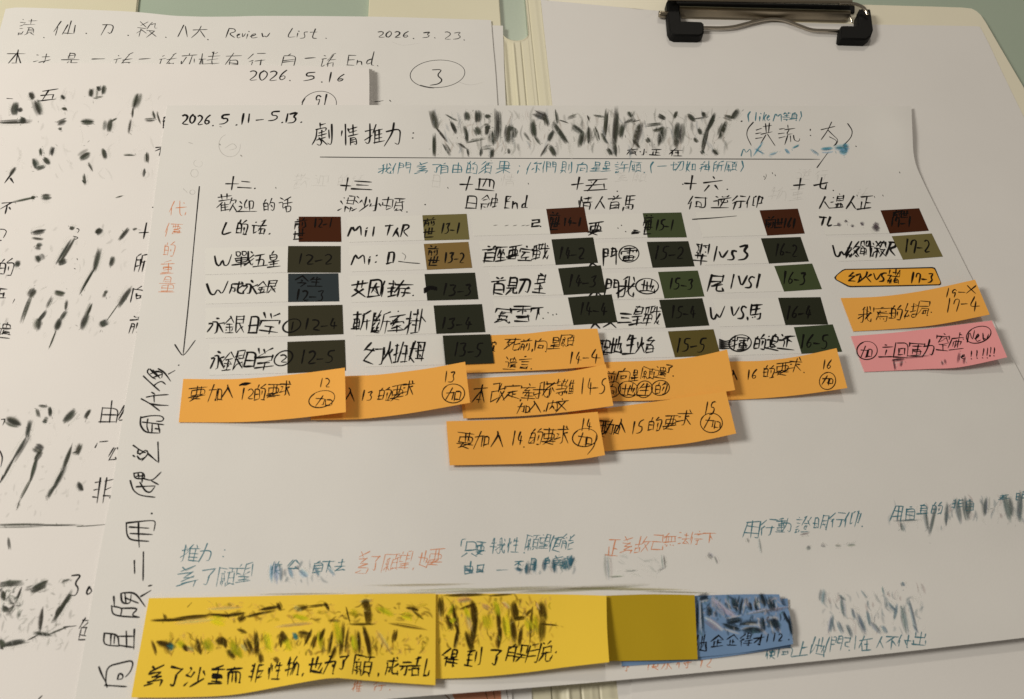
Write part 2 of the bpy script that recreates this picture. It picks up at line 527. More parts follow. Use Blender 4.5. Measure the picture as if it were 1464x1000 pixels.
    def haze(s, box, n, cols, L=(4, 14), wd=(2, 6), a=.25, ang=1.4, spread=.6):
        """many faint rubbed streaks inside a box"""
        x0, y0, x1, y1 = box; rn = s.rn
        for _ in range(n):
            x, y = rn.uniform(x0, x1), rn.uniform(y0, y1); t = rn.gauss(ang, spread); l = rn.uniform(*L)/2
            dx, dy = math.cos(t)*l, math.sin(t)*l; b = rn.gauss(0, l*.35)
            s.S.append((chaikin([(x-dx, y-dy), (x-dy/l*b, y+dx/l*b), (x+dx, y+dy)]), rn.uniform(*wd), rn.choice(cols), a*rn.uniform(.4, 1.2), True))
    def build(s, name, parent, kind=None, label=None):
        if not s.S: return None
        pts, meta = [], []
        for P, wd, c, a, soft in s.S:
            P = np.asarray(P, float)
            d = np.r_[0, np.cumsum(np.linalg.norm(np.diff(P, axis=0), axis=1))]
            if d[-1] < .3: continue
            n = max(2, min(60, int(d[-1]/2.6)+1)) if not soft else max(6, min(40, int(d[-1]/3)+1))
            q = np.linspace(0, d[-1], n+1)
            P = np.column_stack([np.interp(q, d, P[:, 0]), np.interp(q, d, P[:, 1])])
            pts.append(P); meta.append((len(P), wd, c, a, soft, d[-1]))
        W = un(np.vstack(pts), s.H)
        W1 = un(np.vstack(pts)+np.array([1., 0]), s.H); sc = np.linalg.norm(W1-W, axis=1)
        V, Fc, Cc = [], [], []; k = 0; base = 0
        for n, wd, c, a, soft, L in meta:
            Q = W[k:k+n]; m = sc[k:k+n]; k += n
            T = np.gradient(Q, axis=0); T[:, 2] = 0; T /= (np.linalg.norm(T, axis=1)[:, None]+1e-12)
            Nn = np.column_stack([-T[:, 1], T[:, 0], np.zeros(n)])
            t = np.linspace(0, 1, n)
            if soft: prof = .55+.45*np.sin(np.pi*t); al = np.sin(np.pi*t)**.5; lv = [(-1.25, 0), (-.8, .18), (-.35, .8), (.35, .8), (.8, .18), (1.25, 0)]
            else:
                prof = (1.0-.30*t)*(1+.20*np.sin(t*5+n*1.7)); prof[0] *= .85; prof[-1] *= .6; al = np.ones(n)*(1-.10*t); al[0] *= .8; al[-1] *= .75
                e = min(.45, .55/max(wd, .1)+.12); lv = [(-1-e*.3, 0), (-1+e, 1), (1-e, 1), (1+e*.3, 0)]
                Q = Q.copy(); cap = min(wd*.35, L*.2)*m[0]
                Q[0] -= T[0]*cap; Q[-1] += T[-1]*cap
            hw = (wd/2*m*prof)[:, None]; K = len(lv)
            for o, al2 in lv:
                V.append(Q+Nn*hw*o)
                Cc.append(np.column_stack([np.tile(c, (n, 1)), al*al2*a]))
            for l in range(K-1):
                for i in range(n-1):
                    b0 = base+l*n+i; b1 = base+(l+1)*n+i
                    Fc.append((b0, b0+1, b1+1, b1))
            base += K*n
        V = np.vstack(V); Cc = np.vstack(Cc)
        org = np.array(parent.matrix_world.translation) if not parent.parent else np.array(parent.parent.location+parent.location)
        org = np.array(parent.location) if not parent.parent else org
        me = bpy.data.meshes.new(name); me.from_pydata((V-org).tolist(), [], Fc)
        at = me.color_attributes.new('ink', 'FLOAT_COLOR', 'POINT')
        at.data.foreach_set('color', Cc.astype(np.float32).ravel())
        me.materials.append(M_ink); me.update()
        o = bpy.data.objects.new(name, me); COL.objects.link(o); o.parent = parent
        tag(o, label=label, kind=kind)
        return o

# ================================================================== the desk
def box_mesh(name, pts_xy, z0, z1, mat, bevel=0, parent=None, seg=3):
    """prism over a world outline"""
    bm = bmesh.new(); vs = [bm.verts.new((x, y, z1)) for x, y in pts_xy]
    f = bm.faces.new(vs); f.normal_update()
    if f.normal.z < 0: f.normal_flip()
    r = bmesh.ops.extrude_face_region(bm, geom=[f])
    for v in [g for g in r['geom'] if isinstance(g, bmesh.types.BMVert)]: v.co.z = z0
    bmesh.ops.recalc_face_normals(bm, faces=bm.faces)
    if bevel:
        es = [e for e in bm.edges if all(abs(v.co.z-z1) < 1e-6 for v in e.verts)]
        bmesh.ops.bevel(bm, geom=es, offset=bevel, segments=seg, affect='EDGES', clamp_overlap=True)
    c = Vector((sum(p[0] for p in pts_xy)/len(pts_xy), sum(p[1] for p in pts_xy)/len(pts_xy), z0))
    bmesh.ops.translate(bm, verts=bm.verts, vec=-c)
    me = bpy.data.meshes.new(name); bm.to_mesh(me); bm.free()
    for p in me.polygons: p.use_smooth = True
    try: me.set_sharp_from_angle(angle=math.radians(50))
    except Exception: pass
    me.materials.append(mat)
    o = bpy.data.objects.new(name, me); COL.objects.link(o); o.location = c
    if parent: o.parent = parent; o.location = c-parent.location
    return o
desk = box_mesh('desk_top', [(-1.2, -.5), (1.2, -.5), (1.2, 1.3), (-1.2, 1.3)], -.03, 0, M_table, .002)
tag(desk, kind='structure')

def wxy(px, py, z=0): return tuple(un([(px, py)], flat(z))[0, :2])
# cream folder lying far left
lf = box_mesh('plastic_folder', [wxy(-260, -150), wxy(214, -160), wxy(199, 0), wxy(165, 330), wxy(-260, 330)], .0002, 1.6*MM, M_cream, .0006)
tag(lf, 'cream plastic folder at the far left corner, mostly under the review list sheet', 'folder')

# ------------------------------------------------------------------ clipboard folder: cover, ribbed spine, board, clip
ZC = 2.6*MM
fold = bpy.data.objects.new('clipboard_folder', None); COL.objects.link(fold)
xs0 = wxy(718.5, 60, ZC)[0]; xs1 = wxy(757, 60, ZC)[0]; xs2 = wxy(790, 60, ZC)[0]
ytop = wxy(900, -3, ZC)[1]; ybot = wxy(800, 1090, ZC)[1]
fold.location = (xs0, (ytop+ybot)/2, 0); fold.empty_display_size = .02
tag(fold, 'cream plastic clipboard folder with ribbed spine and rounded notch, metal clip on its right board', 'clipboard')
xl = wxy(527, 10, ZC)[0]
box_mesh('front_cover', [(xl, ybot), (xs0, ybot), (xs0, ytop), (xl, ytop)], .0001, ZC, M_cream, .0005, fold)
# spine with moulded ribs; the far end is cut by the finger notch
def spine():
    nx_, ny_ = 84, 60
    ycen = wxy(738, 46, ZC)[1]; r = (xs1-xs0)/2; xm = (xs0+xs1)/2
    V, Fs = [], []
    for j in range(ny_+1):
        for i in range(nx_+1):
            x = xs0+(xs2-xs0)*i/nx_
            if x <= xs1: yt = ycen-math.sqrt(max(0, r*r-(x-xm)**2))
            else: yt = ycen+.0*x
            if x > xs1: yt = ytop
            f = (j/ny_)**1.6; y = yt+(ybot-yt)*f
            d = yt-y if x <= xs1 else 9
            z = ZC
            for cx_, w_, h_ in ((.10, .05, -.7), (.21, .022, .55), (.37, .012, -.65), (.50, .02, .15), (.60, .010, -.5), (.72, .06, .25)):
                u = (x-xs0)/(xs2-xs0)
                z += h_*MM*math.exp(-((u-cx_)/w_)**2)*(smooth(d/.004) if d < .004 else 1)
            if x <= xs1 and d < .0015: z += .35*MM*(1-d/.0015)
            V.append((x, y, float(z)))
    n = len(V)
    V += [(a, b, .0003) for a, b, c in V]
    idx = lambda j, i: j*(nx_+1)+i
    for j in range(ny_):
        for i in range(nx_):
            Fs.append((idx(j, i), idx(j+1, i), idx(j+1, i+1), idx(j, i+1)))
    for i in range(nx_): Fs.append((idx(0, i), idx(0, i+1), n+idx(0, i+1), n+idx(0, i))); Fs.append((idx(ny_, i), n+idx(ny_, i), n+idx(ny_, i+1), idx(ny_, i+1)))
    me = bpy.data.meshes.new('spine'); L0 = fold.location
    me.from_pydata([(a-L0.x, b-L0.y, c) for a, b, c in V], [], Fs)
    for p in me.polygons: p.use_smooth = True
    me.materials.append(M_cream); o = bpy.data.objects.new('spine', me); COL.objects.link(o); o.parent = fold
spine()
def board():
    ZB = 3.0*MM
    pts = [(xs2-.0002, ytop), wxy(1000, -1, ZB), wxy(1200, 4.5, ZB), wxy(1330, 8, ZB), wxy(1375, 9.5, ZB)]
    pts += [wxy(1389, 11, ZB), wxy(1397, 15, ZB), wxy(1404, 21, ZB), wxy(1412, 33, ZB), wxy(1434, 71, ZB), wxy(1464, 122, ZB), wxy(1660, 470, ZB), wxy(1830, 800, ZB)]
    pts += [(pts[-1][0]-.01, ybot), (xs2-.0002, ybot)]
    o = box_mesh('board', pts, .0004, ZB, M_board, .0011, fold)
    return o
board()

# ------------------------------------------------------------------ the clip
clip_c = Vector((*wxy(1095, 20, 6*MM), 6*MM))
def grid_part(name, G, Hs, thick, mat, parent, world_parent):
    """sheet-metal strip: G rows of photograph points, Hs height per row"""
    nv, nu = len(G), len(G[0])
    V = []
    for row, h in zip(G, Hs):
        V += un(row, flat(h*MM)).tolist()
    n = len(V); W = [(a, b, c-thick) for a, b, c in V]
    idx = lambda j, i: j*nu+i; Fs = []
    for j in range(nv-1):
        for i in range(nu-1):
            a, b, c, d = idx(j, i), idx(j, i+1), idx(j+1, i+1), idx(j+1, i)
            Fs += [(a, d, c, b), (n+a, n+b, n+c, n+d)]
    ring = [idx(0, i) for i in range(nu-1)]+[idx(j, nu-1) for j in range(nv-1)]+[idx(nv-1, i) for i in range(nu-1, 0, -1)]+[idx(j, 0) for j in range(nv-1, 0, -1)]
    for k in range(len(ring)):
        a, b = ring[k], ring[(k+1) % len(ring)]; Fs.append((a, b, n+b, n+a))
    L0 = world_parent
    me = bpy.data.meshes.new(name); me.from_pydata([(a-L0.x, b-L0.y, c-L0.z) for a, b, c in V+W], [], Fs)
    for p in me.polygons: p.use_smooth = True
    try: me.set_sharp_from_angle(angle=math.radians(50))
    except Exception: pass
    me.materials.append(mat); o = bpy.data.objects.new(name, me); COL.objects.link(o); o.parent = parent
    return o
def row(x0, y0, x1, y1, n=24, dip=0): return [(x0+(x1-x0)*i/n, y0+(y1-y0)*i/n+dip*math.sin(math.pi*i/n)) for i in range(n+1)]
# jaw: the rolled steel plate that presses on the paper (the part itself), then its pieces one level below
jaw = grid_part('clip', [row(972, 9, 1216, 15), row(972, 10.5, 1216, 16.5), row(972, 14, 1216, 20), row(973, 19, 1214, 25), row(974, 24, 1210, 29.5), row(975, 26.5, 1208, 32)],
                [8.2, 8.8, 8.4, 6.2, 4.2, 3.75], .0006, M_metal, fold, fold.location)
def sub(o): o.parent = jaw; return o
grid_part('back_plate', [row(955, -14, 1219, -9), row(955, -4, 1219, 1), row(955, -2.5, 1219, 2.0), row(956, -.5, 1219, 4), row(956, .8, 1219, 5)],
          [10, 13.5, 13.8, 13.2, 11.0], .0007, M_metal, jaw, fold.location)
grid_part('hinge_gap', [row(960, 2, 1222, 7), row(960, 12, 1222, 18)], [4.4, 4.4], .001, M_rubber, jaw, fold.location)
def tube(name, path, rad, mat, parent, org, seg=10):
    """path: world points"""
    P = [Vector(p) for p in path]
    bm = bmesh.new(); rings = []
    for i, p in enumerate(P):
        t = (P[min(i+1, len(P)-1)]-P[max(i-1, 0)]).normalized()
        a = t.cross(Vector((0, 0, 1))); a = a.normalized() if a.length > 1e-4 else Vector((1, 0, 0)); b = a.cross(t).normalized()
        rings.append([bm.verts.new(p+(a*math.cos(2*math.pi*k/seg)+b*math.sin(2*math.pi*k/seg))*rad-org) for k in range(seg)])
    for i in range(len(P)-1):
        for k in range(seg): bm.faces.new((rings[i][k], rings[i][(k+1) % seg], rings[i+1][(k+1) % seg], rings[i+1][k]))
    bm.faces.new(rings[0][::-1]); bm.faces.new(rings[-1])
    bmesh.ops.recalc_face_normals(bm, faces=bm.faces)
    me = bpy.data.meshes.new(name); bm.to_mesh(me); bm.free()
    for p in me.polygons: p.use_smooth = True
    me.materials.append(mat); o = bpy.data.objects.new(name, me); COL.objects.link(o); o.parent = parent
    return o
def path(pxs, n=8):
    """(px, py, height mm) traced on the photograph -> smooth world path"""
    P = [Vector(un([(a, b)], flat(h*MM))[0]) for a, b, h in pxs]; out = []
    for i in range(len(P)-1):
        p0, p1, p2, p3 = P[max(i-1, 0)], P[i], P[i+1], P[min(i+2, len(P)-1)]
        for k in range(n):
            t = k/n; out.append(.5*((2*p1)+(-p0+p2)*t+(2*p0-5*p1+4*p2-p3)*t*t+(-p0+3*p1-3*p2+p3)*t**3))
    return out+[P[-1]]
FL = fold.location
tube('wire_bail', path([(985, 40, 5.2), (1006, 40, 5.2), (1030, 40.3, 5.2), (1050, 38.5, 5.2), (1070, 33.5, 5.2), (1090, 29, 5.2), (1105, 27.5, 5.2), (1122, 29.5, 5.2), (1142, 37, 5.2), (1160, 43, 5.2), (1180, 44.3, 5.2), (1203, 45, 5.2), (1220, 46, 5.2)]), .00108, M_wire, jaw, FL)
tube('wire_bail', path([(1200, 5, 12), (1219, 5.5, 12), (1228, 8, 12), (1236, 13, 11.5), (1240, 22, 10)]), .0010, M_wire, jaw, FL)
tube('wire_bail', path([(1213, 17, 8), (1216, 24, 6), (1218, 33, 4.2)]), .0005, M_wire, jaw, FL)
tube('hinge_pin', path([(942, 20.5, 6), (956, 21, 6)]), .0019, M_metal, jaw, FL, 14)
for x, y in ((990, 25.5), (1203, 30.5)):                        # rounded punched bumps at the jaw's corners
    pass
def cap(pts, z0, z1):
    w_ = [wxy(a, b, z1*MM) for a, b in pts]
    o = box_mesh('corner_cap', w_, z0*MM, z1*MM, M_rubber, .0009, jaw)
    o.location = Vector(o.location)+Vector(jaw.location)
    c = Vector((sum(p[0] for p in w_)/len(w_), sum(p[1] for p in w_)/len(w_), z0*MM)); o.location = c-FL
    return o
cap([(953, 3), (956, -3), (966, -3), (969, 4), (972, 12), (974, 29.5), (1003, 30.5), (1006.5, 33), (1007, 45), (1005, 49), (1000, 51), (966, 50.5), (960, 48), (956.5, 41)], 3.5, 8.5)
cap([(1229.5, 12), (1245, 12.5), (1247, 25), (1249, 42), (1246, 51), (1239, 56.5), (1203, 55.5), (1200.5, 53), (1202, 38.5), (1204, 36), (1225.5, 36.5), (1226, 20), (1229.5, 19)], 3.5, 8.5)

# ================================================================== loose sheets
def paper(name, label, top, right, bottom, left, H, mat=M_paper, nu=40, nv=30, cat='paper', thick=.12*MM):
    o = sheet(name, top, right, bottom, left, H, thick, mat, nu, nv)
    return tag(o, label, cat)
# paper held by the clip
HP = lambda x, y: (3.35+.12*np.sin(x*40)*np.sin(y*33))*MM
clip_paper = paper('blank_sheet', 'blank white sheet held by the metal clip on the right board', [(776, 24), (1000, 29), (1200, 34.5), (1388, 37.5), (1401, 38.5)],
      [(1401, 38.5), (1406, 46), (1464, 168), (1720, 690), (1850, 960)], [(893, 1080), (1850, 960)], [(776, 24), (783, 90), (893, 1080)], HP, M_paper2)
HP2 = lambda x, y: HP(x, y)+.45*MM
paper('blank_sheet', 'blank white sheet peeping out below the bottom edge of the large sheet', [(905, 900), (1100, 890), (1680, 830)], [(1680, 830), (1850, 1010)],
      [(900, 1110), (1850, 1010)], [(905, 900), (900, 1110)], HP2, M_paper2, 30, 10)
# plain sheet under the review list, showing along its right edge
paper('blank_sheet', 'plain white sheet under the review list, showing as a strip along its right side', [(150, 20), (719, 37)], [(719, 37), (723, 150), (760, 985), (770, 1100)],
      [(60, 1100), (770, 1100)], [(150, 20), (60, 1100)], flat(2.95*MM), M_paper, 20, 20)
HA = lambda x, y: Z_A+.35*MM*smooth((x+.02)/.05)*np.exp(-((x-wxy(700, 60)[0])/.02)**2)
A = paper('review_list_sheet', 'handwritten white review list sheet dated 2026.3.23 with a circled 3, behind the pad', [(8, 13), (28, 11), (120, 14), (195, 17.5), (260, 23.5), (330, 24), (380, 23), (527, 24), (640, 27), (702, 29)],
      [(702, 29), (706, 80), (711, 145), (735, 540)], [(-90, 520), (735, 540)], [(8, 13), (-25, 150), (-90, 520)], HA, M_paper, 50, 24)
pA = Pen(HA, wid=1.7, slant=.22, seed=3)
pA.write('讀 27 28 51 50 . 61 46 66 54 仙 78 30 110 51 . 121 42 126 48 刀 143 34 165 50 . 181 45 186 51 殺 196 32 226 53 . 235 48 240 54 八 256 36 270 53 大 276 38 294 54 . 295 51 300 57 '
         'R 323 41 338 54 ev 338 45 352 55 i 352 44 357 55 ew 356 45 387 55 L 410 41 424 54 i 423 43 429 54 s 430 43 441 55 t 442 42 456 55 . 464 49 469 55 '
         '本 10 71 34 96 法 48 78 74 96 是 88 75 112 100 一 132 81 149 87 話 163 76 188 98 一 199 81 215 87 話 227 76 251 98 亦 258 76 279 98 樣 283 76 313 99 有 322 76 345 98 行 354 77 378 98 自 402 76 424 96 一 436 80 450 86 話 459 77 480 98 '
         'E 494 80 510 93 n 510 82 522 93 d 522 74 537 93 . 538 87 543 95 2026 538 45 586 54 . 589 49 594 56 3 604 46 617 54 . 619 48 624 55 23 633 46 662 56 . 661 52 667 58', a=.88)
pA.write('3 616 98 634 121', wid=1.9, slant=.1)
pA.ellipse(626, 106, 40, 18.5, 1.4, start=2.2, turns=1.08)
pA.line([(535, 145.5), (541, 145.5), (548, 144)], 1.6); pA.line([(557, 143.5), (559, 145.5)], 1.8)
pA.line([(655, 117), (668, 122), (680, 121), (690, 118)], 1.0, GREY, .18); pA.line([(560, 60), (575, 66), (600, 62)], 1, GREY, .12)
pA.build('handwriting', A)

# thick pad of sheets
pad = bpy.data.objects.new('paper_pad', None); COL.objects.link(pad); c0 = un([(270, 400)], flat(Z_A))[0]; pad.location = c0; pad.empty_display_size = .02
tag(pad, 'thick pad of white sheets dated 2026.5.16 with smudged writing down its left', 'paper pad')
HB = lambda x, y: Z_B+.15*MM*np.sin(x*25)*np.sin(y*20)
zz = Z_A+.45*MM; k = 0
while zz < Z_B-.4*MM:
    dx = (2.5, 1.2, 3.8, 2.0, 4.6, 3.0, 1.6, 2.6)[k % 8]
    top_ = [(-60, 93.5), (250, 92), (528+dx*.9, 98.5)]
    sheet('sheet', top_, [(528+dx*.9, 98.5), (530+dx, 150), (526+dx, 560), (500+dx, 1100)], [(-400, 1100), (500+dx, 1100)], [(-60, 93.5), (-400, 1100)], flat(zz), .40*MM, M_paper, 6, 8, pad)
    zz += .52*MM; k += 1
Bt = sheet('sheet', [(-60, 92), (60, 90.5), (180, 91), (330, 93), (440, 95), (527.5, 97.5)], [(527.5, 97.5), (528, 150), (525, 560), (500, 1100)], [(-400, 1100), (500, 1100)], [(-60, 92), (-400, 1100)], HB, .35*MM, M_paper3, 50, 50, pad)
tag(Bt, 'top sheet with date, circled 91 and smudged writing')
class FakeParent: pass
pB = Pen(HB, wid=2.0, slant=.2, seed=5)
pB.write('2026 354 101 412 115 . 412 109 417 116 5 433 104 450 115 . 458 110 463 118 1 469 104 475 117 6 480 107 494 117 91 448 136 470 152', a=.9)
pB.ellipse(456, 150, 25, 18, 1.5, start=-2.6)
pB.write('五 57 128 82 143 色 231 167 243 183 不 222 209 240 222 人 6 250 22 262 不 1 288 20 306 的 -4 371 20 394 五 -8 412 9 426 遺 -7 461 17 484 十 200 320 213 341 . 216 333 221 340 . 216 291 221 297 '
         '所 193 364 209 389 向 187 409 208 432 前 186 452 201 476 由 143 573 172 604 公 170 580 186 605 公 155 640 172 662 非 131 684 162 718 . 155 704 160 712 3 98 821 116 852 o 119 833 136 852 色 112 884 130 915', wid=2.3, a=.92)
pB.line([(10, 141), (18, 141.5)], 2); pB.line([(136, 640), (139, 634)], 2.4); pB.line([(143, 632), (154, 631)], 2.4); pB.line([(91, 897), (109, 895)], 2.2)
pB.line([(110, 327), (114, 328), (111, 333)], 2); pB.line([(105, 338), (113, 340), (107, 343)], 2); pB.line([(110, 370), (111, 372)], 1.5); pB.line([(106, 384), (108, 385)], 1.5)
pB.line([(0, 328), (6, 328), (10, 331), (5, 340)], 2.2); pB.line([(0, 344), (2, 344)], 3); pB.line([(21, 428), (18, 434)], 1.4); pB.line([(2, 600), (8, 599), (4, 608)], 2.2)
pB.line([(0, 645), (4, 655), (1, 668)], 2.2); pB.line([(0, 690), (4, 680)], 2); pB.line([(52, 1003), (60, 995)], 2.5); pB.line([(0, 925), (4, 928)], 4)
pB.line([(110, 753), (130, 752), (152, 750)], 1.6, DARK, .9, smoothn=1)
SM = '''44 133 48 142 7 50 146 56 163 8 22 148 20 165 8 27 155 30 160 6 0 175 40 174 5 32 168 34 176 7 82 177 93 172 6 117 172 133 173 8 118 177 132 177 5
157 172 155 187 8 157 174 167 169 4 197 135 191 155 7 191 155 190 168 4 187 172 184 190 4 208 172 222 171 4 219 160 222 170 4 225 162 229 176 3 131 127 130 138 7 140 124 143 130 6
148 123 147 135 5 133 141 146 139 3 88 136 92 142 5 91 155 92 158 5 84 183 88 186 4 57 213 58 222 5 49 228 52 240 7 52 242 64 238 5 63 226 70 234 6 76 210 73 222 5 115 226 127 218 9
147 214 150 227 8 178 222 192 222 3 210 219 210 232 5 206 242 205 252 4 126 233 132 244 3 22 240 14 252 5 120 250 122 264 4 118 258 121 262 3 22 288 50 282 4 60 282 72 282 8 45 282 50 283 5
166 283 176 280 3 46 333 64 330 7 47 340 60 342 4 51 352 58 354 9 53 366 57 374 9 100 326 106 328 6 104 345 84 378 8 84 376 94 372 7 137 334 143 327 9 142 358 135 385 6 135 385 117 416 5
183 329 172 343 6 190 328 196 326 4 161 368 158 381 9 22 376 28 378 8 50 414 43 424 8 43 424 31 457 5 79 417 92 420 9 74 425 66 440 4 64 445 54 458 5 55 455 53 470 7
96 430 94 444 4 94 445 86 458 5 85 458 80 472 8 79 474 70 497 3 148 419 152 421 9 131 435 124 452 5 124 450 116 469 7 144 460 148 468 10 186 413 171 436 7 170 434 153 458 2
10 599 28 607 10 53 585 56 596 4 56 580 68 582 4 71 583 72 595 5 62 600 68 602 6 107 588 93 603 8 128 587 122 598 6 43 603 38 625 6 38 625 20 655 6 20 655 2 688 5
49 640 60 647 8 60 645 50 658 6 52 655 44 685 5 44 685 28 715 4 28 715 24 728 2 102 640 90 672 5 92 670 78 698 6 78 695 68 712 5 116 636 111 650 6 104 648 112 646 4 112 690 117 701 6 0 752 60 751 3 50 751 110 751 3.5
12 770 14 785 3 0 836 30 834 5 30 842 22 862 4 4 846 6 858 7 3 868 12 874 7 12 880 22 866 4 46 846 66 836 7 48 842 68 832 5 100 850 78 886 6 60 872 57 900 6 80 880 86 868 7 4 922 36 916 7 0 915 6 925 7 50 905 72 908 5
70 907 95 897 3 40 915 54 908 4 88 832 100 828 4 95 862 102 850 4'''
pB.build('handwriting', Bt)
pS = Pen(HB, off=.034, seed=23)
pS.haze((0, 128, 235, 255), 60, [(.3, .31, .27), (.86, .86, .84), (.5, .5, .47)], a=.13, L=(8, 24)); pS.haze((0, 320, 200, 480), 80, [DARK, (.88, .88, .86), (.3, .32, .28)], a=.14, ang=2.0, spread=.4)
pS.haze((0, 580, 130, 740), 70, [DARK, (.88, .88, .86), (.3, .32, .28)], a=.15, ang=2.0, spread=.4); pS.haze((0, 828, 105, 925), 90, [(.2, .21, .18), (.9, .9, .88), (.35, .37, .34)], a=.26, ang=2.0, spread=.6, L=(6, 20))
pS.haze((0, 832, 30, 885), 60, [DARK, (.9, .92, .88), (.25, .28, .25)], a=.55, ang=2.0, spread=.7, L=(5, 16))
pS.haze((35, 836, 70, 848), 10, [DARK], a=.4, ang=-.3, spread=.3)
pS.smear(SM, a=.72)
pS.build('smeared_marks', Bt)

# printed page under the bottom edge
HG = flat(3.5*MM)
pg = paper('printed_page', 'printed page with an orange-brown picture, corner showing under the bottom edge of the large sheet', [(500, 940), (728, 922)], [(728, 922), (738, 1100)], [(430, 1100), (738, 1100)], [(500, 940), (430, 1100)], HG, M_paper2, 8, 6)
M_pic = material('orange_brown_print', alb(190, 128, 92), .5, .3, var=.05, vscale=30, second=alb(170, 112, 84)); M_pic2 = material('dark_orange_print', alb(150, 92, 60), .5, .3)
quad('picture_print', (632, 960), (714, 948), (721, 1090), (690, 1090), over(.02, HG), .01*MM, M_pic, 6, 6, pg)
pq = Pen(HG, off=.04, seed=9, col=alb(120, 78, 50)); pq.line([(636, 993), (645, 1002)], 2); pq.line([(693, 986), (700, 1010)], 1.6); pq.line([(704, 984), (710, 1010)], 1.6); pq.line([(722, 975), (728, 1010)], 1.4, GREY)
pq.build('printed_lines', pg)

# ================================================================== the large A3 sheet
D = paper('large_plan_sheet', 'large handwritten A3 plan sheet covered with index flags and sticky notes', [(239, 151), (420, 150.5), (530, 150.5), (700, 151), (1000, 151.5), (1303, 152)],
      [(1303, 152), (1304.5, 190), (1307, 225), (1318, 256), (1360, 340), (1464, 545), (1560, 722), (1650, 888)],
      [(98, 1046), (330, 1020), (550, 1000), (866, 974.5), (1206, 941.5), (1464, 912), (1650, 888)],
      [(239, 151), (225, 250), (209, 380), (192, 500), (175, 600), (160, 700), (141, 800), (117, 945), (98, 1046)], HD, M_paper, 130, 100, cat='large sheet')
p = Pen(HD, wid=2.5, seed=11)
p.write('2026 259 164 302 178 . 302 174 307 180 5 314 164 328 177 . 336 172 341 179 1 343 163 350 178 1 353 163 358 176 - 365 166 379 174 5 384 160 399 173 . 401 169 406 176 1 407 163 413 175 3 413 161 426 175 . 428 168 434 175 '
        ':  585 189 593 200 . 1058 167 1063 174', wid=2.7)
p.line([(458, 224.8), (600, 226), (800, 227), (1000, 227.5), (1172, 228)], 2.0, smoothn=1); p.line([(1168, 240), (1184, 218)], 1.6)
p.write(': 1154 184 1162 196 . 1221 203 1227 210', wid=2.0)
p.line([(1077, 175), (1069, 184), (1067, 194), (1074, 208)], 2); p.line([(1212, 177), (1219, 187), (1217, 197), (1205, 209)], 2); 
def traced(pen, blocks, wid):
    for (ox, oy), tx in blocks:
        for st in tx.replace('\n', '|').split('|'):
            pen.line([(ox+float(q.split(',')[0])/4, oy+float(q.split(',')[1])/4) for q in st.split()], wid*pen.rn.uniform(.92, 1.12))
traced(p, (((350, 0), '''430,705 432,735|432,716 460,708|408,742 470,728 462,746|412,742 408,790 385,828|425,762 455,752|440,746 440,785|420,778 465,766|412,802 460,786|425,790 442,812 430,836 414,826|440,800 470,828|480,745 483,792|497,712 499,800 492,832 474,820
575,712 577,830|556,750 552,778|590,738 598,760|600,740 640,728|605,758 638,748|618,715 620,775|593,780 646,768|605,790 604,830|605,792 635,785 641,831 627,824|608,803 632,798|608,815 634,810
690,752 730,742|715,710 717,800 705,827 691,815|686,802 728,775|750,714 733,762|745,750 742,822|745,750 785,740|768,742 768,808|745,775 782,766|745,795 782,787|738,818 798,806
810,754 890,735 886,800 878,831 860,820|853,704 845,760 798,836'''),), 2.8)
traced(p, (((900, 100), '''725,345 755,335|722,366 752,360|722,393 758,388|765,325 812,318|778,308 782,360|800,305 795,360|752,369 815,355|780,372 750,422|790,370 832,434
858,340 888,335|852,366 885,362|855,390 890,382|905,316 907,335|888,343 946,335|912,345 895,371 930,366|905,375 888,428|920,378 922,412|938,375 942,405 970,412 973,394
1096,343 1174,324|1156,299 1132,350 1096,400|1135,345 1165,375 1196,402 1178,432'''),), 1.9)
traced(p, (((230, 230), '''328,210 402,200|345,194 350,222|378,190 378,218|333,231 396,222|350,240 320,268|345,252 345,288|345,255 386,250|350,268 382,264|345,286 394,278|365,240 368,285|406,213 395,246|405,228 433,222 425,242|415,245 393,288|411,255 434,292
452,233 463,246|448,262 466,259 456,282 430,293|438,291 547,290|492,224 478,245 480,276 497,266|505,232 532,228 526,276 515,272|505,232 508,284
600,223 589,241|588,245 590,286|588,245 613,240 613,284|590,262 611,260|590,281 613,278|634,216 621,252|630,240 652,239 645,288 631,281|630,254 638,266
684,213 700,222|676,241 700,235 695,277 714,261|742,208 706,229|703,246 750,238|725,222 725,258|715,262 718,293|715,262 746,258 740,291 720,293'''),), 2.4)
p.line([(1186, 196), (1198, 202), (1192, 209)], 1.8)
p.write('十 322 253 341 271 二 341 257 361 270 . 362 263 367 270 十 488 255 501 272 三 504 257 533 272 十 659 253 678 272 四 682 255 710 273 十 818 254 833 271 五 835 255 870 272 . 880 268 885 274 '
        '十 980 252 996 271 . 974 259 979 264 六 1006 252 1031 271 . 1037 264 1043 271 十 1135 255 1150 272 七 1164 254 1184 271 . 1189 266 1194 273 '
        '混 486 282 507 303 沙 507 281 528 302 小 527 282 548 302 頓 547 282 578 302 . 579 297 585 304 . 605 287 611 293 '
        '日 664 281 683 298 蝕 686 279 713 297 End 720 281 756 298 情 826 281 847 299 人 851 281 869 298 首 870 280 887 299 馬 891 280 908 300 '
        '何 985 281 1010 299 逆 1019 281 1046 298 行 1047 281 1065 298 仰 1067 281 1090 297 人 1171 281 1188 297 溫 1188 281 1207 297 人 1210 281 1227 298 正 1228 281 1248 298 . 1251 296 1257 303', wid=2.4)
p.line([(285, 267), (279, 330), (270, 430), (262, 506)], 2.3, smoothn=1); p.line([(250, 493), (257, 504), (261, 509), (266, 505), (279, 487)], 2.4, smoothn=1)
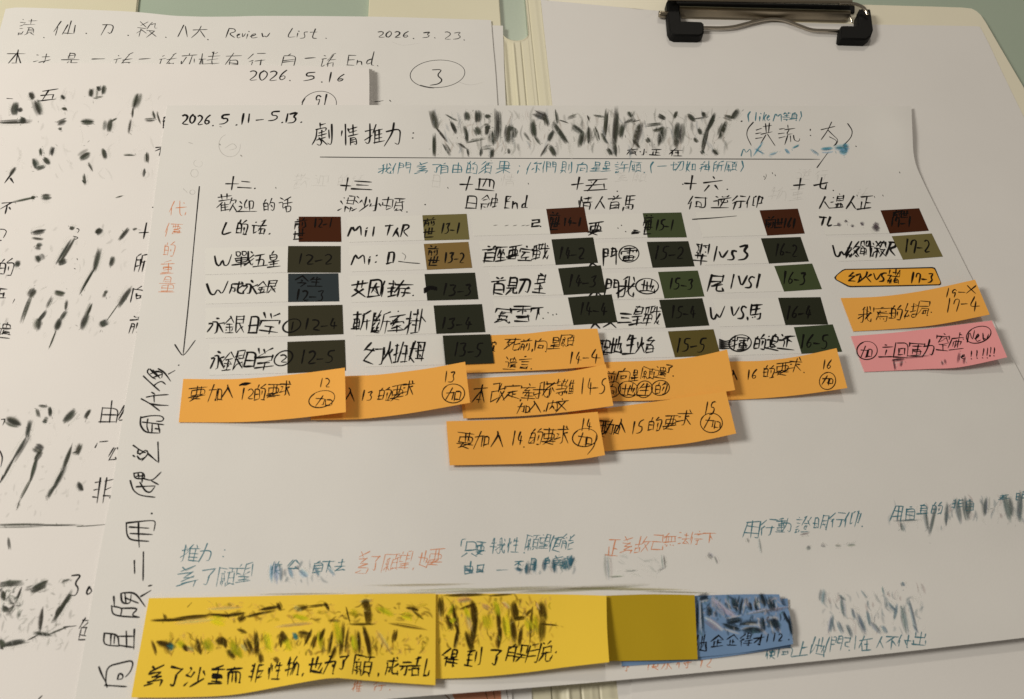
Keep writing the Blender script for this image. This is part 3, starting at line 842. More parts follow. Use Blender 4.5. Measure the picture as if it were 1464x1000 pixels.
# vertical heading written along the left margin, its characters lying on their sides
HEAD = (((0, 500), """820,152 865,195 912,236|878,208 900,190 925,180 945,198|850,112 838,128 870,160 888,168|858,112 895,150|875,118 915,165|890,125 930,130 925,160|905,110 940,130 975,180|862,138 905,122|880,158 930,140
808,282 860,310 912,350|862,310 900,318 962,320|838,272 890,262 960,258|880,262 882,300|868,245 885,255
805,390 860,378 920,378 940,395 925,412 895,410|805,385 800,430 830,475 910,478|815,415 860,420 935,430|845,398 838,440 850,470|870,430 868,475|905,430 914,475|888,452 915,457
762,548 800,575 830,590|790,575 785,600 835,585|800,600 835,570 850,595 812,635|845,595 900,642|903,530 907,645|760,605 772,614|785,610 800,632 830,615
745,750 760,805 800,835 885,845|765,708 820,700 830,740 770,738 765,708|820,738 870,752 920,702|868,752 905,772|780,785 885,780|800,760 830,810 860,820 885,785|815,712 812,760|790,712 795,735|780,725 826,722"""),
 ((0, 750), """722,-8 885,-26 888,-2 880,35|722,-6 724,58 745,90 850,97|792,-10 792,60 796,130|740,15 850,22|745,52 870,58
768,207 770,280|820,158 818,320|805,412 835,395 862,378|850,352 868,348
650,412 655,470 640,470|638,465 642,522 795,532|692,395 695,450 745,455 750,400|700,392 772,388 830,470|715,420 790,450|690,480 795,478 748,520 796,530|655,470 700,478 690,520|715,400 720,450
597,622 590,690 682,696|600,622 675,630 680,695|635,626 632,692|655,640 652,680|768,600 765,712|680,640 765,640|682,692 765,704|722,612 724,704
565,815 582,860 605,903|612,930 603,900 612,812 700,790 752,778 762,798 745,845 718,872|600,920 660,924 722,928|672,885 680,850 705,860 700,885 675,887"""))
for (ox, oy), tx in HEAD:
    for st in tx.replace('\n', '|').split('|'):
        p.line([(ox+float(q.split(',')[0])/4, oy+float(q.split(',')[1])/4) for q in st.split()], 2.9)
p.line([(241, 535), (250, 530)], 2.4); p.line([(255, 522), (256, 523)], 2.6); p.line([(216, 734), (218, 735)], 3.2)
# remains of text beside the headings and under the flags
p.write('L 314 319 332 337 的 337 315 355 336 話 361 315 381 335 . 383 328 388 335', wid=2.8)
for x, y in ((1092, 252), (1108, 250), (1104, 247), (640, 268), (755, 262), (845, 260), (394, 268), (1286, 246), (1200, 277), (1225, 279), (1250, 281), (1262, 279)): p.line([(x, y), (x+.8, y+2)], 1.5, a=.8)
p.build('handwriting', D); p = Pen(HD, off=.036, wid=2.5, seed=12)
p.haze((619, 163, 1043, 218), 330, [(.86, .86, .84), (.86, .86, .84), (.9, .9, .88), DARK, (.3, .31, .28), (.45, .45, .42), (.4, .45, .5), (.5, .42, .36)], a=.34, wd=(2, 6), L=(10, 28), ang=1.5, spread=.28)
p.smear('''618 161 624 184 8 624 184 637 201 4 620 195 620 220 5 645 175 652 190 6 638 164 652 172 3 666 161 667 172 7 665 184 668 202 6 683 160 683 175 7 680 183 684 193 6 697 165 699 168 6
693 182 700 180 8 697 182 695 192 6 668 203 692 198 3 703 188 704 206 5 711 160 711 197 7 690 213 703 211 4 668 212 670 223 4 689 213 687 223 4 704 213 703 225 5 727 180 727 203 8 727 182 737 186 6 737 186 735 197 6 727 213 727 220 4
765 161 780 168 9 762 174 765 196 7 765 196 772 206 4 778 163 783 180 5 795 159 797 176 4 793 178 809 202 7 785 201 791 188 5 812 169 824 165 3 820 180 832 190 6 832 188 828 208 7 783 208 774 223 3 786 209 793 223 6
842 183 842 203 5 850 182 856 200 4 849 166 864 168 4 867 160 864 192 5 881 159 877 205 8 890 178 887 197 6 900 160 902 167 6 893 176 906 171 3 916 178 908 206 8 869 213 874 222 6 880 208 880 222 5 902 175 915 172 2
925 179 946 177 4 935 188 948 184 5 948 184 942 207 7 924 198 928 204 5 943 164 951 169 7 968 160 965 169 5 970 180 969 207 9 985 164 993 173 6 993 170 1009 168 3 1005 160 1008 168 6 1000 184 1002 192 5 993 198 997 204 5
1022 164 1012 186 6 1012 184 1004 216 5 1036 176 1028 196 8 1036 166 1048 170 5 1046 170 1054 157 8 1020 214 1026 221 5 1003 215 1006 220 4 840 165 842 172 3 655 205 665 212 4 636 206 644 220 4 750 190 757 200 3 800 172 812 176 3 860 190 868 205 4 905 200 915 212 4''', a=.78)
p.build('smeared_title', D); p = Pen(HD, off=.034, wid=2.5, seed=14)
p.write('正 930 214 944 222 在 958 213 975 223 小 912 213 928 222 有 897 212 910 222', wid=2.0)
for ch, x0, y0, x1, y1 in (('歡', 420, 249, 445, 268), ('迎', 447, 250, 468, 267), ('的', 482, 250, 500, 266), ('話', 503, 250, 520, 267)): p.char(ch, x0, y0, x1, y1, 1.3, GREY, .10, False, None)
for ch, x0, y0, x1, y1 in (('日', 615, 250, 632, 268), ('情', 716, 250, 736, 266), ('為', 880, 246, 896, 260), ('願', 905, 244, 925, 260), ('逆', 1140, 242, 1160, 258), ('行', 1165, 244, 1182, 258), ('命', 1100, 268, 1125, 286), ('重', 1130, 266, 1150, 286), ('話', 1225, 270, 1240, 286)): p.char(ch, x0, y0, x1, y1, 1.2, GREY, .12, False, None)
p.ellipse(278, 248, 5, 6, 1, col=GREY, a=.25); p.ellipse(283, 234, 6, 5, 1, col=GREY, a=.18, turns=.8); p.ellipse(328, 208, 14, 17, 1.1, col=GREY, a=.28, turns=.7); p.line([(322, 212), (333, 204), (340, 212), (328, 215)], 1, GREY, .3)
p.ellipse(275, 275, 4, 3, 1, col=GREY, a=.3); p.line([(262, 270), (268, 276)], 1, GREY, .3); p.line([(270, 204), (276, 206)], 1.2, GREY, .4); p.line([(314, 181), (317, 182)], 2, GREY, .5); p.line([(344, 222), (346, 224)], 2, GREY, .6); p.line([(314, 206), (315, 208)], 2, GREY, .6)
p.line([(1093, 257), (1096, 252), (1095, 249)], 1.2, a=.7)
p.build('faint_marks', D)
# teal and orange felt-tip
t_ = Pen(HD, off=.032, wid=1.7, col=TEAL, seed=13)
t_.smear('1080 213 1092 220 3 1090 205 1078 222 2.5 1100 222 1110 219 3 1122 213 1128 220 4 1134 212 1142 208 3 1160 214 1170 221 3 1175 214 1190 213 5 1195 212 1212 210 6 1200 216 1212 218 8 1208 206 1211 216 6', col=alb(70, 135, 150), a=.55)
t_.write('( 1067 160 1073 174 like 1078 161 1102 173 M 1106 161 1118 173 等 1119 161 1130 173 身 1130 161 1141 172 ) 1142 160 1148 173 M 1060 210 1074 224 '
         '我 541 235 560 249 們 562 233 586 248 為 594 233 613 248 了 617 234 630 248 自 629 233 642 248 由 646 232 662 247 的 666 231 684 249 須 686 231 704 248 果 711 231 729 248 ; 737 236 745 248 你 753 232 771 248 們 776 232 796 247 '
         '則 802 232 818 247 向 824 232 840 247 星 845 232 859 245 星 860 231 874 245 許 879 231 897 247 願 901 231 917 246 . 919 241 924 247 ( 927 232 935 247 一 940 233 953 241 切 959 231 976 244 如 981 231 996 245 神 1000 231 1016 246 所 1019 231 1034 245 願 1037 231 1055 245 ) 1058 231 1065 246 '
         ''); t_.build('teal_heading', D); t_ = Pen(HD, off=.032, wid=1.8, col=TEAL, seed=14)
t_.write('推 259 779 284 802 力 286 778 306 803 : 315 785 323 798 為 253 810 282 838 了 285 812 308 839 願 312 810 336 838 望 337 806 358 833 使 388 803 402 822 公 411 801 428 816 自 447 802 463 818 下 460 801 478 818 去 479 800 494 818 '
         '只 661 775 682 796 要 681 774 694 793 犧 701 770 723 791 性 725 770 743 789 . 747 785 752 791 願 751 765 771 786 望 770 765 787 784 便 786 766 803 789 能 803 764 820 785 由 664 804 679 820 口 681 807 692 818 不 736 802 748 812 日 757 798 768 815 自 778 797 786 806 為 790 796 806 812 動 806 795 820 812 '
         '用 1062 746 1085 769 行 1085 743 1109 766 動 1110 741 1132 761 證 1138 739 1160 761 明 1162 738 1183 757 行 1185 734 1206 754 仰 1208 732 1228 753 . 1230 746 1236 753 用 1275 725 1290 745 自 1294 723 1310 744 身 1312 721 1327 738 的 1331 719 1349 736 非 1360 714 1376 728 自 1380 714 1393 730 '
         '五 1428 708 1442 714 明 1452 704 1466 716 使 1095 928 1109 943 向 1112 922 1132 939 上 1136 917 1157 938 他 1159 912 1180 936 們 1181 911 1202 932 引 1207 910 1224 929 在 1228 910 1247 930 人 1253 911 1266 926 不 1266 909 1284 928 付 1285 908 1302 925 出 1306 904 1325 922', a=.80)
t_.line([(659, 781), (660, 771), (666, 771)], 1.8, a=.8); t_.line([(710, 815.5), (726, 815)], 1.6, a=.6)
t_.smear('388 808 388 830 5 395 806 396 832 7 402 812 402 830 5 413 812 418 826 5 430 815 440 824 6 450 810 456 824 5 470 812 478 822 4', col=alb(130, 150, 160), a=.40)
t_.smear('738 812 746 816 5 754 806 752 820 6 765 800 764 818 5 780 802 778 816 5 792 800 794 818 6 804 800 808 815 6 815 795 812 812 6 820 798 814 808 5 664 812 676 820 4 682 814 692 818 4', col=alb(60, 100, 110), a=.5)
TS = ('1080 213 1092 220 3 1090 205 1078 222 2.5 1100 222 1110 219 3 1122 213 1128 220 4 1134 212 1142 208 3 1160 214 1170 221 3 1175 214 1190 213 5 1195 212 1212 210 6 1200 216 1212 218 8 1208 206 1211 216 6 1222 219 1224 220 3')
t_.smear('1366 716 1372 745 6 1380 714 1384 742 6 1388 716 1386 735 5 1354 722 1352 750 5 1338 726 1330 762 5 1322 730 1326 758 4 1408 716 1408 736 5 1412 712 1410 734 5 1437 710 1444 742 9 1443 712 1446 735 6 1460 708 1458 744 7 1280 745 1312 744 3 1288 748 1290 760 4', col=alb(110, 116, 112), a=.50)
t_.smear('1178 845 1176 862 7 1203 855 1206 880 5 1200 850 1208 858 4 1218 870 1222 885 5 1190 882 1186 905 6 1198 890 1204 905 5 1212 895 1218 910 5 1225 880 1235 905 6 1240 875 1244 895 5 1246 890 1258 905 5 1262 895 1268 905 6 1282 865 1278 885 5 1290 870 1296 905 6 1300 860 1310 900 5 1305 895 1312 905 4 1270 862 1282 875 5 1290 832 1292 838 5 1262 840 1264 850 3 1232 845 1240 856 3', col=alb(118, 132, 134), a=.42)
t_.smear('868 795 870 825 5 872 825 890 824 3 948 795 950 812 4 895 817 912 816 2 940 816 950 812 2 1012 792 1018 798 5 1022 796 1026 806 4 1085 770 1088 790 3 1154 782 1158 786 5 1174 780 1180 781 4 1194 780 1202 780 4 1212 780 1222 779 4 1068 770 1070 776 3 1145 765 1156 763 3', col=alb(140, 140, 132), a=.40)
for bx, n_ in (((1255, 838, 1322, 905), 60), ((1175, 850, 1260, 905), 60), ((1272, 722, 1350, 760), 26), ((1350, 712, 1464, 745), 60), ((388, 806, 480, 832), 30), ((740, 802, 820, 820), 22)):
    t_.haze(bx, n_, [(.84, .84, .83), (.84, .84, .83), alb(130, 145, 146), alb(110, 125, 128), alb(168, 150, 142)], a=.36, L=(6, 20), wd=(2, 6), ang=1.5, spread=.35)
t_.haze((860, 795, 955, 826), 22, [(.86, .87, .85), alb(170, 172, 160)], a=.3, L=(8, 24), ang=0, spread=.4)
t_.build('teal_handwriting', D)
r2 = Pen(HD, off=.031, wid=1.5, col=RUST, seed=17)
r2.write('代 243 288 265 309 價 236 319 261 338 的 233 347 252 366 重 230 374 249 391 量 227 396 251 418 為 510 790 529 819 了 529 793 544 817 願 548 791 569 816 望 570 789 588 812 , 588 806 594 815 也 598 788 613 811 要 612 784 633 808 '
         '正 868 772 886 794 為 889 769 904 791 故 908 768 929 789 己 931 766 948 786 無 949 763 966 781 法 970 762 986 778 停 987 760 1004 778 下 1006 760 1022 776 '
         '示 889 944 902 959 使 926 944 944 958 永 946 943 962 957 付 968 941 988 955 12 998 939 1018 954 推 504 974 518 988 行 533 974 550 988 . 555 980 560 987', a=.72)
r2.build('orange_handwriting', D)
# smears and a shadow line above the yellow notes, painted as soft streaks
gb = Pen(HD, off=.033, wid=2, seed=19)
gb.smear('600 845 700 843 4 660 846 790 840 5 760 845 900 838 5 820 842 960 844 5 500 850 620 848 4 380 850 480 849 3 930 846 1010 848 3 540 838 660 836 4', col=alb(150, 142, 112), a=.30, halo=False)
gb.build('smeared_marks', D)

# ================================================================== index flags
def film_strip(name, a, b, c, d, H, mat, parent):
    G = coons([a, b], [b, c], [d, c], [a, d], 14, 5); nv, nu = G.shape[0], G.shape[1]
    V = un(G.reshape(-1, 2), H)-np.array(parent.location)
    Fs = [(j*nu+i, (j+1)*nu+i, (j+1)*nu+i+1, j*nu+i+1) for j in range(nv-1) for i in range(nu-1)]
    me = bpy.data.meshes.new(name); me.from_pydata(V.tolist(), [], Fs); me.materials.append(mat)
    for f in me.polygons: f.use_smooth = True
    o = bpy.data.objects.new(name, me); COL.objects.link(o); o.parent = parent
    return o
def flag(num, color, q, strip, text, tiptext, txtw=3.0, label=None, extra=None, tipw=2.4, tipz=.14):
    a, b, c, d = q
    r = bpy.data.objects.new('index_flag', None); COL.objects.link(r); c0 = un([((a[0]+c[0])/2, (a[1]+c[1])/2)], HD)[0]; r.location = c0; r.empty_display_size = .01
    tag(r, label, 'index flag', 'index flags stuck in columns on the large sheet')
    if strip:
        film_strip('writing_strip', (a[0]-strip*1.0, a[1]+strip*.025), (a[0]-.2, a[1]+.3), (d[0]-.2, d[1]-.3), (d[0]-strip*1.0, d[1]+strip*.025), over(.085), M_clear, r)
    o = quad('coloured_tip', a, b, c, d, over(tipz), .05*MM, FILM[color], 6, 4, r)
    if text or (extra and 'low' in extra):
        s_ = Pen(HD, off=.11, wid=txtw, seed=sum(map(ord, num)))
        if text: s_.write(text)
        if extra and 'low' in extra: extra['low'](s_)
        s_.build('handwriting', r)
    s_ = Pen(HD, off=tipz+.03, wid=tipw, seed=sum(map(ord, num))+50); s_.write(tiptext)
    if extra and 'hi' in extra: extra['hi'](s_)
    s_.build('number', r)
    return r
N_ = {'olive': 'dark olive', 'slate': 'dark slate', 'rust': 'dark red-brown', 'khaki': 'khaki', 'tan': 'light brown', 'forest': 'very dark green', 'moss': 'moss green', 'moss2': 'mid green', 'bronze': 'bronze green'}
FL_ = [
 ('12-1', 'rust', ((427, 310), (487, 310), (488, 346), (427, 346)), 0, '', '前 420 313 438 326 世 420 328 436 342 12-1 447 313 476 325', None),
 ('12-2', 'olive', ((412, 352), (487, 352), (487, 390), (411, 390)), 118, '', '12-2 422 363 476 378', {'low': lambda s: traced(s, (((230, 230), '''308,546 315,590 335,606 355,560 360,602 385,598 404,538
430,522 456,520 455,545 432,548 430,522|465,520 490,518 488,540 467,545 465,520|425,560 500,552 495,577 430,584 426,560|430,571 495,565|408,597 507,585|460,550 458,607|500,520 498,560 520,604 526,588|530,540 505,560|478,598 530,560|515,520 526,530
540,545 592,535|570,540 555,600|546,569 592,562 585,600|528,607 610,597
645,518 634,535|624,541 625,572 662,566 666,535 628,541|628,555 660,550|618,582 674,572|625,594 665,588|645,575 645,605|610,610 680,603'''),), 2.9)}),
 ('12-3', 'slate', ((412, 391.5), (483.5, 391), (485, 431), (412, 432)), 118, 'W 296 403 326 424 成 326 403 348 420 永 348 402 369 420 銀 368 402 394 419', '今 422 396 441 409 生 442 397 460 409 12-3 420 415 464 430', None),
 ('12-4', 'olive', ((412, 437.5), (489.5, 436), (491, 478), (412, 481)), 118, '永 298 455 321 476 銀 322 453 351 476 日 353 453 372 476 学 373 449 398 477', '12-4 432 456 483 471', {'hi': lambda s: (s.ellipse(417, 466, 12.5, 9, 2.8, tilt=-.3), s.line([(419, 461), (417, 472)], 2.8))}),
 ('12-5', 'olive', ((411, 489), (493, 486), (494.5, 530), (411, 534)), 112, '永 302 503 323 528 銀 320 503 347 528 日 347 504 367 525 学 365 499 389 529', '12-5 426 502 478 520', {'hi': lambda s: (s.ellipse(405, 512.5, 13.5, 9.5, 2.9, tilt=-.35), s.char('2', 400, 507, 411, 518, 2.4, None, .96, False, None))}),
 ('13-1', 'khaki', ((604, 308), (667, 306), (671, 342.5), (607, 344)), 108, 'M 498 322 519 337 i 521 324 527 337 l 531 325 538 338 T 549 322 562 338 人 562 326 572 338 R 573 322 586 338', '前 606 312 622 323 世 606 326 621 339 13-1 629 319 658 334', None),
 ('13-2', 'tan', ((606, 349), (669.5, 346), (675, 383), (610.5, 386)), 108, 'M 504 363 523 378 i 526 366 530 378 : 534 364 540 378 D 553 361 565 376', '前 612 353 626 365 世 613 367 628 380 13-2 633 361 664 376', {'low': lambda s: (s.line([(570, 374), (585, 376), (600, 377)], 2.2), s.line([(575, 362), (581, 366), (578, 372)], 1.6, a=.5))}),
 ('13-3', 'forest', ((607, 392), (679, 390), (684, 428), (611, 430)), 108, '艾 503 402 523 424 因 526 401 545 424 隆 545 402 566 424 存 565 402 587 424 . 588 416 594 423', '13-3 630 406 676 422', {'hi': lambda s: [s.line([(607, 413+k*1.4), (615, 409+k), (624, 411+k)], 3.2) for k in range(5)]}),
 ('13-4', 'forest', ((620, 437), (689, 435), (694, 475), (624, 477.5)), 116, '斬 504 447 531 473 斷 533 447 557 475 牽 557 445 580 474 掛 580 444 608 475', '13-4 628 455 675 470', None),
 ('14-1', 'rust', ((781, 299), (835, 296), (842, 332), (787, 335)), 110, '己 760 315 773 324', '前 786 305 800 318 世 787 314 800 329 14-1 804 312 832 323', {'low': lambda s: [s.line([(x, 322+(x % 3)*.6), (x+5, 322)], 1.6, a=.55) for x in (706, 722, 734, 746, 752)]}),
 ('14-2', 'forest', ((788.5, 342.5), (848, 339.5), (855, 376), (794.5, 379)), 104, '首 689 352 710 374 座 706 352 726 373 要 726 351 743 371 室 743 352 761 372 戰 761 350 783 371', '14-2 797 354 836 370', None),
 ('14-3', 'forest', ((798, 384), (859, 379.5), (866.5, 418.5), (806, 422)), 100, '首 703 397 723 420 見 723 396 742 420 刀 741 397 760 419 皇 763 392 782 419', '14-3 810 394 854 411', None),
 ('14-4', 'forest', ((812, 425.5), (874.5, 421), (882.5, 461), (820, 465)), 108, '冤 709 440 729 461 雪 731 438 758 459 下 759 438 776 456', '14-4 826 434 868 451', {'low': lambda s: [s.line([(x, y), (x+1.2, y+1)], 2.4) for x, y in ((776, 455), (783, 447), (790, 450), (795, 449))]}),
 ('15-1', 'moss', ((919, 305), (974, 304), (982, 339.5), (926, 340)), 82, '要 842 317 860 336 一 905 330 914 334 二 904 328 914 335', '前 920 308 932 322 世 921 318 932 334 15-1 936 315 964 329', {'low': lambda s: [s.line([(x, y), (x+1.2, y+1)], 2) for x, y in ((883, 326), (894, 331), (888, 322), (906, 332))]}),
 ('15-2', 'forest', ((925, 346), (984, 345), (993, 381), (933, 383)), 84, '門 860 356 882 380 雷 888 355 909 372 人 840 372 856 382', '15-2 933 353 978 371', {'low': lambda s: s.ellipse(899, 363.5, 13.5, 12, 2.4, tilt=-.4)}),
 ('15-3', 'moss', ((941, 389), (997.5, 387), (1007, 424), (950, 427)), 92, '門 864 400 884 425 我 885 397 907 424 地 916 401 935 418 永 842 412 862 426', '15-3 954 399 992 414', {'low': lambda s: s.ellipse(925, 409.5, 15, 11.5, 2.4)}),
 ('15-4', 'forest', ((942.5, 429), (1004, 426.5), (1014, 465.5), (952, 469)), 88, '三 885 445 904 463 皇 902 439 921 463 戰 920 439 943 464 人 844 458 860 469 大 864 456 882 468', '15-4 957 438 995 455', None),
 ('15-5', 'bronze', ((955, 474), (1020, 471), (1030, 508), (965, 511)), 100, '聖 854 484 872 507 地 870 483 891 506 生 893 480 911 506 焰 910 482 938 504', '15-5 964 484 1009 503', None),
 ('16-1', 'rust', ((1086, 301), (1140.5, 298.5), (1150.5, 334), (1097, 337)), 92, '', '前 1094 311 1108 326 世 1107 313 1120 325 161 1119 313 1138 326', {'low': lambda s: s.line([(990, 313.8), (1020, 312), (1053, 309)], 2.0)}),
 ('16-2', 'forest', ((1088, 341), (1144.5, 339), (1156.5, 374), (1099.5, 377)), 92, '翠 992 350 1011 379 1 1019 353 1026 373 v 1027 355 1042 371 s 1042 354 1053 371 3 1056 350 1073 371', '16-2 1106 350 1140 367', None),
 ('16-3', 'moss', ((1107, 380.5), (1161, 377), (1175, 413.5), (1121, 417)), 96, '尾 1013 395 1036 417 1 1044 393 1050 413 V 1054 395 1068 411 S 1067 395 1078 412 1 1080 392 1087 412', '16-3 1117 389 1153 406', None),
 ('16-4', 'forest', ((1112.5, 426), (1173, 425), (1184, 464), (1123, 465)), 94, 'W 1014 438 1035 457 V 1043 439 1056 455 S 1056 438 1066 456 馬 1068 436 1090 457', '16-4 1122 438 1160 456', None),
 ('16-5', 'moss2', ((1135, 468), (1190.5, 464), (1204, 503), (1146, 506)), 106, '揮 1047 481 1069 501 的 1077 480 1096 500 追 1096 479 1114 501 还 1113 478 1135 501', '16-5 1142 479 1184 498', {'low': lambda s: ([s.line([(1029, 486+k*3), (1037, 489+k*2.4), (1046, 486+k*3)], 3.2) for k in range(5)], s.ellipse(1058, 491, 15, 12, 2.5))}),
 ('17-1', 'rust', ((1259, 301), (1314, 298), (1328, 330), (1272, 334)), 92, 'T 1170 311 1182 323 L 1182 311 1190 324', '前 1277 301 1290 311 世 1288 302 1299 311 17-1 1271 311 1304 324', {'low': lambda s: (s.line([(1192, 323), (1203, 322)], 1.6), s.smear('1197 321 1202 322 4 1208 315 1211 318 4 1217 323 1221 324 4 1230 319 1234 323 4 1248 323 1256 330 7 1250 322 1256 324 5', col=(.1, .08, .1)))}),
 ('17-2', 'khaki', ((1275, 338), (1332, 334), (1348, 367), (1291, 371.5)), 92, 'W 1190 350 1215 368 終 1211 346 1231 368 戰 1230 345 1251 367 殺 1250 345 1269 367 R 1267 347 1282 365', '17-2 1291 343 1330 361', None),
]
fl_made = {}
def make_flag(row, tipz=.14):
    num, color, q, strip, text, tip, ex = row
    col_hint = {'12': 'first', '13': 'second', '14': 'third', '15': 'fourth', '16': 'fifth', '17': 'last'}[num[:2]]
    fl_made[num] = flag(num, color, q, strip, text, tip, extra=ex, tipz=tipz, label='%s index flag marked %s in the %s column of flags' % (N_[color], num, col_hint))
for rw in FL_: make_flag(rw)

# amber arrow label 17-3
def arrow_label():
    pts = [(1192.5, 397), (1196, 393), (1204, 386.3), (1208, 384.7), (1250, 384), (1333, 382), (1336.5, 383), (1338, 385.5), (1345.5, 404), (1345.5, 406.5), (1343.5, 408), (1290, 409.5), (1216, 410.8), (1212, 410), (1195, 400.5)]
    r = bpy.data.objects.new('arrow_label', None); COL.objects.link(r); r.location = un([(1270, 397)], HD)[0]; r.empty_display_size = .01
    tag(r, 'amber arrow-shaped label with a black outline marked 17-3, pointing left', 'label')
    def poly(name, P, H, t, m):
        W = un(P, H)-np.array(r.location); n = len(W); c = W.mean(0)
        V = W.tolist()+[c.tolist()]+[(a, b, z-t) for a, b, z in W.tolist()]
        Fs = [(k, (k+1) % n, n) for k in range(n)][::-1]+[(k, (k+1) % n, n+1+(k+1) % n, n+1+k) for k in range(n)]
        me = bpy.data.meshes.new(name); me.from_pydata(V, [], Fs); me.materials.append(m); o = bpy.data.objects.new(name, me); COL.objects.link(o); o.parent = r
    poly('outline', pts, over(.15), .05*MM, M_black)
    c = np.array([1272, 396.8]); P = np.array(pts); ins = c+(P-c)*np.array([.982, .875]); ins[0] = (1195.2, 397); poly('label_face', ins, over(.20), .04*MM, M_label)
    s_ = Pen(HD, off=.31, wid=2.4, seed=5); s_.write('幻 1212 390 1229 404 火 1228 389 1246 403 V 1247 391 1258 402 S 1257 390 1267 402 緒 1269 386 1286 404 17-3 1300 390 1335 404'); s_.build('handwriting', r)
arrow_label()

# ================================================================== sticky notes
def note(name, label, mat, top, right, bottom, left, base, lift, text=None, wid=2.0, draw=None, cat='sticky note', group='sticky notes on the large sheet', power=2.2, shape=None):
    TL, TR, BR, BL = (np.array(un([q_], HD)[0][:2]) for q_ in (top[0], top[-1], bottom[-1], bottom[0]))
    o0 = (TL+BL)/2; ax = (TR+BR)/2-o0; L2 = ax@ax; vy = (BL+BR)/2-(TL+TR)/2; v2 = vy@vy; m0 = (TL+TR)/2
    ph = base*11+top[0][0]
    def H(x, y):
        u = np.clip(((x-o0[0])*ax[0]+(y-o0[1])*ax[1])/L2, 0, 1.2); v = np.clip(((x-m0[0])*vy[0]+(y-m0[1])*vy[1])/v2, -.2, 1.2)
        e = shape(u, v) if shape else lift*u**power*(1-.12*v)
        e = e+.16*u*np.sin(u*10+ph)*(.3+v)
        return HD(x, y)+(base+e)*MM
    o = sheet(name, top, right, bottom, left, H, .10*MM, mat, 28, 10)
    tag(o, label, cat, group)
    if text or draw:
        s_ = Pen(H, off=.035, wid=wid, seed=int(base*100)+7)
        if text: s_.write(text, a=.93)
        if draw: draw(s_)
        s_.build('handwriting', o)
    return o
def circ(*E): return lambda s: [s.ellipse(*e[:4], 1.9, tilt=e[4] if len(e) > 4 else -.2) for e in E]
note('sticky_note', 'orange sticky note marked 16, right end lifting, at the foot of the fifth flag column', M_orange, [(998, 520), (1044, 517), (1090, 516), (1140, 510), (1196, 498)], [(1196, 498), (1211.5, 555)],
     [(1004, 574), (1041, 572.5), (1100, 569), (1150, 564), (1211.5, 555)], [(998, 520), (1004, 574)], .35, 5.5,
     '入 1043 530 1057 543 16 1065 529 1083 542 的 1090 523 1109 540 要 1109 517 1129 536 求 1128 513 1146 531 . 1147 527 1152 533 16 1174 515 1190 528 加 1176 538 1192 550', draw=circ((1183, 545, 10.5, 13, .35)))
note('sticky_note', 'orange sticky note with four circled characters, between the notes marked 14-5 and 16', M_orange, [(822, 521), (865, 518), (940, 515.5), (990, 511), (1039.5, 500)], [(1039.5, 500), (1051, 558)],
     [(832, 576), (875, 574), (940, 572.5), (990, 567.5), (1051, 558)], [(822, 521), (832, 576)], .6, 5.2,
     '前 866 531 879 547 向 881 528 901 545 星 901 529 914 545 願 917 526 937 542 遺 936 524 952 541 了 951 521 961 534 . 960 532 965 538 地 889 549 908 566 生 912 549 930 566 的 936 547 955 564 向 868 550 882 566', draw=circ((876, 557, 11, 11), (898, 557, 14, 11), (921, 557, 12, 11), (944, 555, 12, 11)))
note('sticky_note', 'orange sticky note marked 15, lowest on the right of the note marked 14', M_orange, [(812, 590), (872, 583), (940, 574), (990, 566.5), (1038, 560)], [(1038, 560), (1052.5, 620)],
     [(820, 650), (865, 645.5), (927, 640), (990, 633), (1052.5, 620)], [(812, 590), (820, 650)], .9, 6.5,
     '要 855 600 869 626 加 867 601 886 622 入 880 600 897 619 15 900 602 921 620 的 926 597 945 616 要 950 592 968 614 求 968 587 989 608 15 1005 575 1024 592 加 1008 597 1028 613', draw=circ((1017, 605, 16, 13, -.35)))
note('sticky_note', 'orange sticky note marked 14.-4 with two lines of writing, tucked under flag 13-5', M_orange, [(655, 481), (700, 479.5), (750, 477.5), (797, 472.5), (854, 470)], [(854, 470), (865, 522.5)],
     [(663, 533.5), (700, 532), (760, 529), (805, 526), (865, 520)], [(655, 481), (663, 533.5)], 1.05, 2.6,
     '死 721 484 743 501 前 744 485 758 501 , 759 494 764 503 向 763 484 783 502 星 784 483 800 499 願 800 478 821 496 遺 721 511 738 530 言 742 510 758 527 . 757 522 762 528 14 811 504 832 520 - 833 508 843 514 4 843 500 858 518 定 703 489 709 503')
note('sticky_note', 'orange sticky note marked 14-5 with two lines of writing, above the one marked 14', M_orange, [(655, 543), (700, 540), (765, 536), (815, 531), (866, 521)], [(866, 521), (877, 580.5)],
     [(662.5, 598.5), (740, 595.5), (805, 590), (877, 580.5)], [(655, 543), (662.5, 598.5)], 1.4, 6.0,
     '本 677 551 696 576 改 701 549 722 574 定 721 550 744 571 , 742 566 747 574 牽 746 549 765 571 我 764 547 784 570 不 779 546 797 568 等 794 543 809 567 繼 807 544 821 563 14-5 828 541 867 563 加 740 576 758 591 入 757 574 777 590 內 781 573 796 588 文 795 571 812 587 , 776 582 781 589')
note('sticky_note', 'orange sticky note marked 14, lowest note in the third column', M_orange, [(638, 602.5), (695, 601), (765, 597), (854.5, 589)], [(854.5, 589), (865, 651)],
     [(643, 665.5), (700, 664.5), (765, 662.5), (825, 657.5), (865, 651)], [(638, 602.5), (643, 665.5)], 1.55, 5.5,
     '要 655 617 676 641 加 680 616 701 640 入 703 618 722 639 14 730 617 748 636 . 747 632 752 640 的 756 613 776 636 要 776 611 796 636 求 795 608 814 634 14 828 599 847 616 加 826 619 846 637', draw=lambda s: (s.ellipse(836, 626, 17, 13, 1.9, tilt=-.3), s.line([(853, 622), (850, 638), (840, 650)], 1.8)))
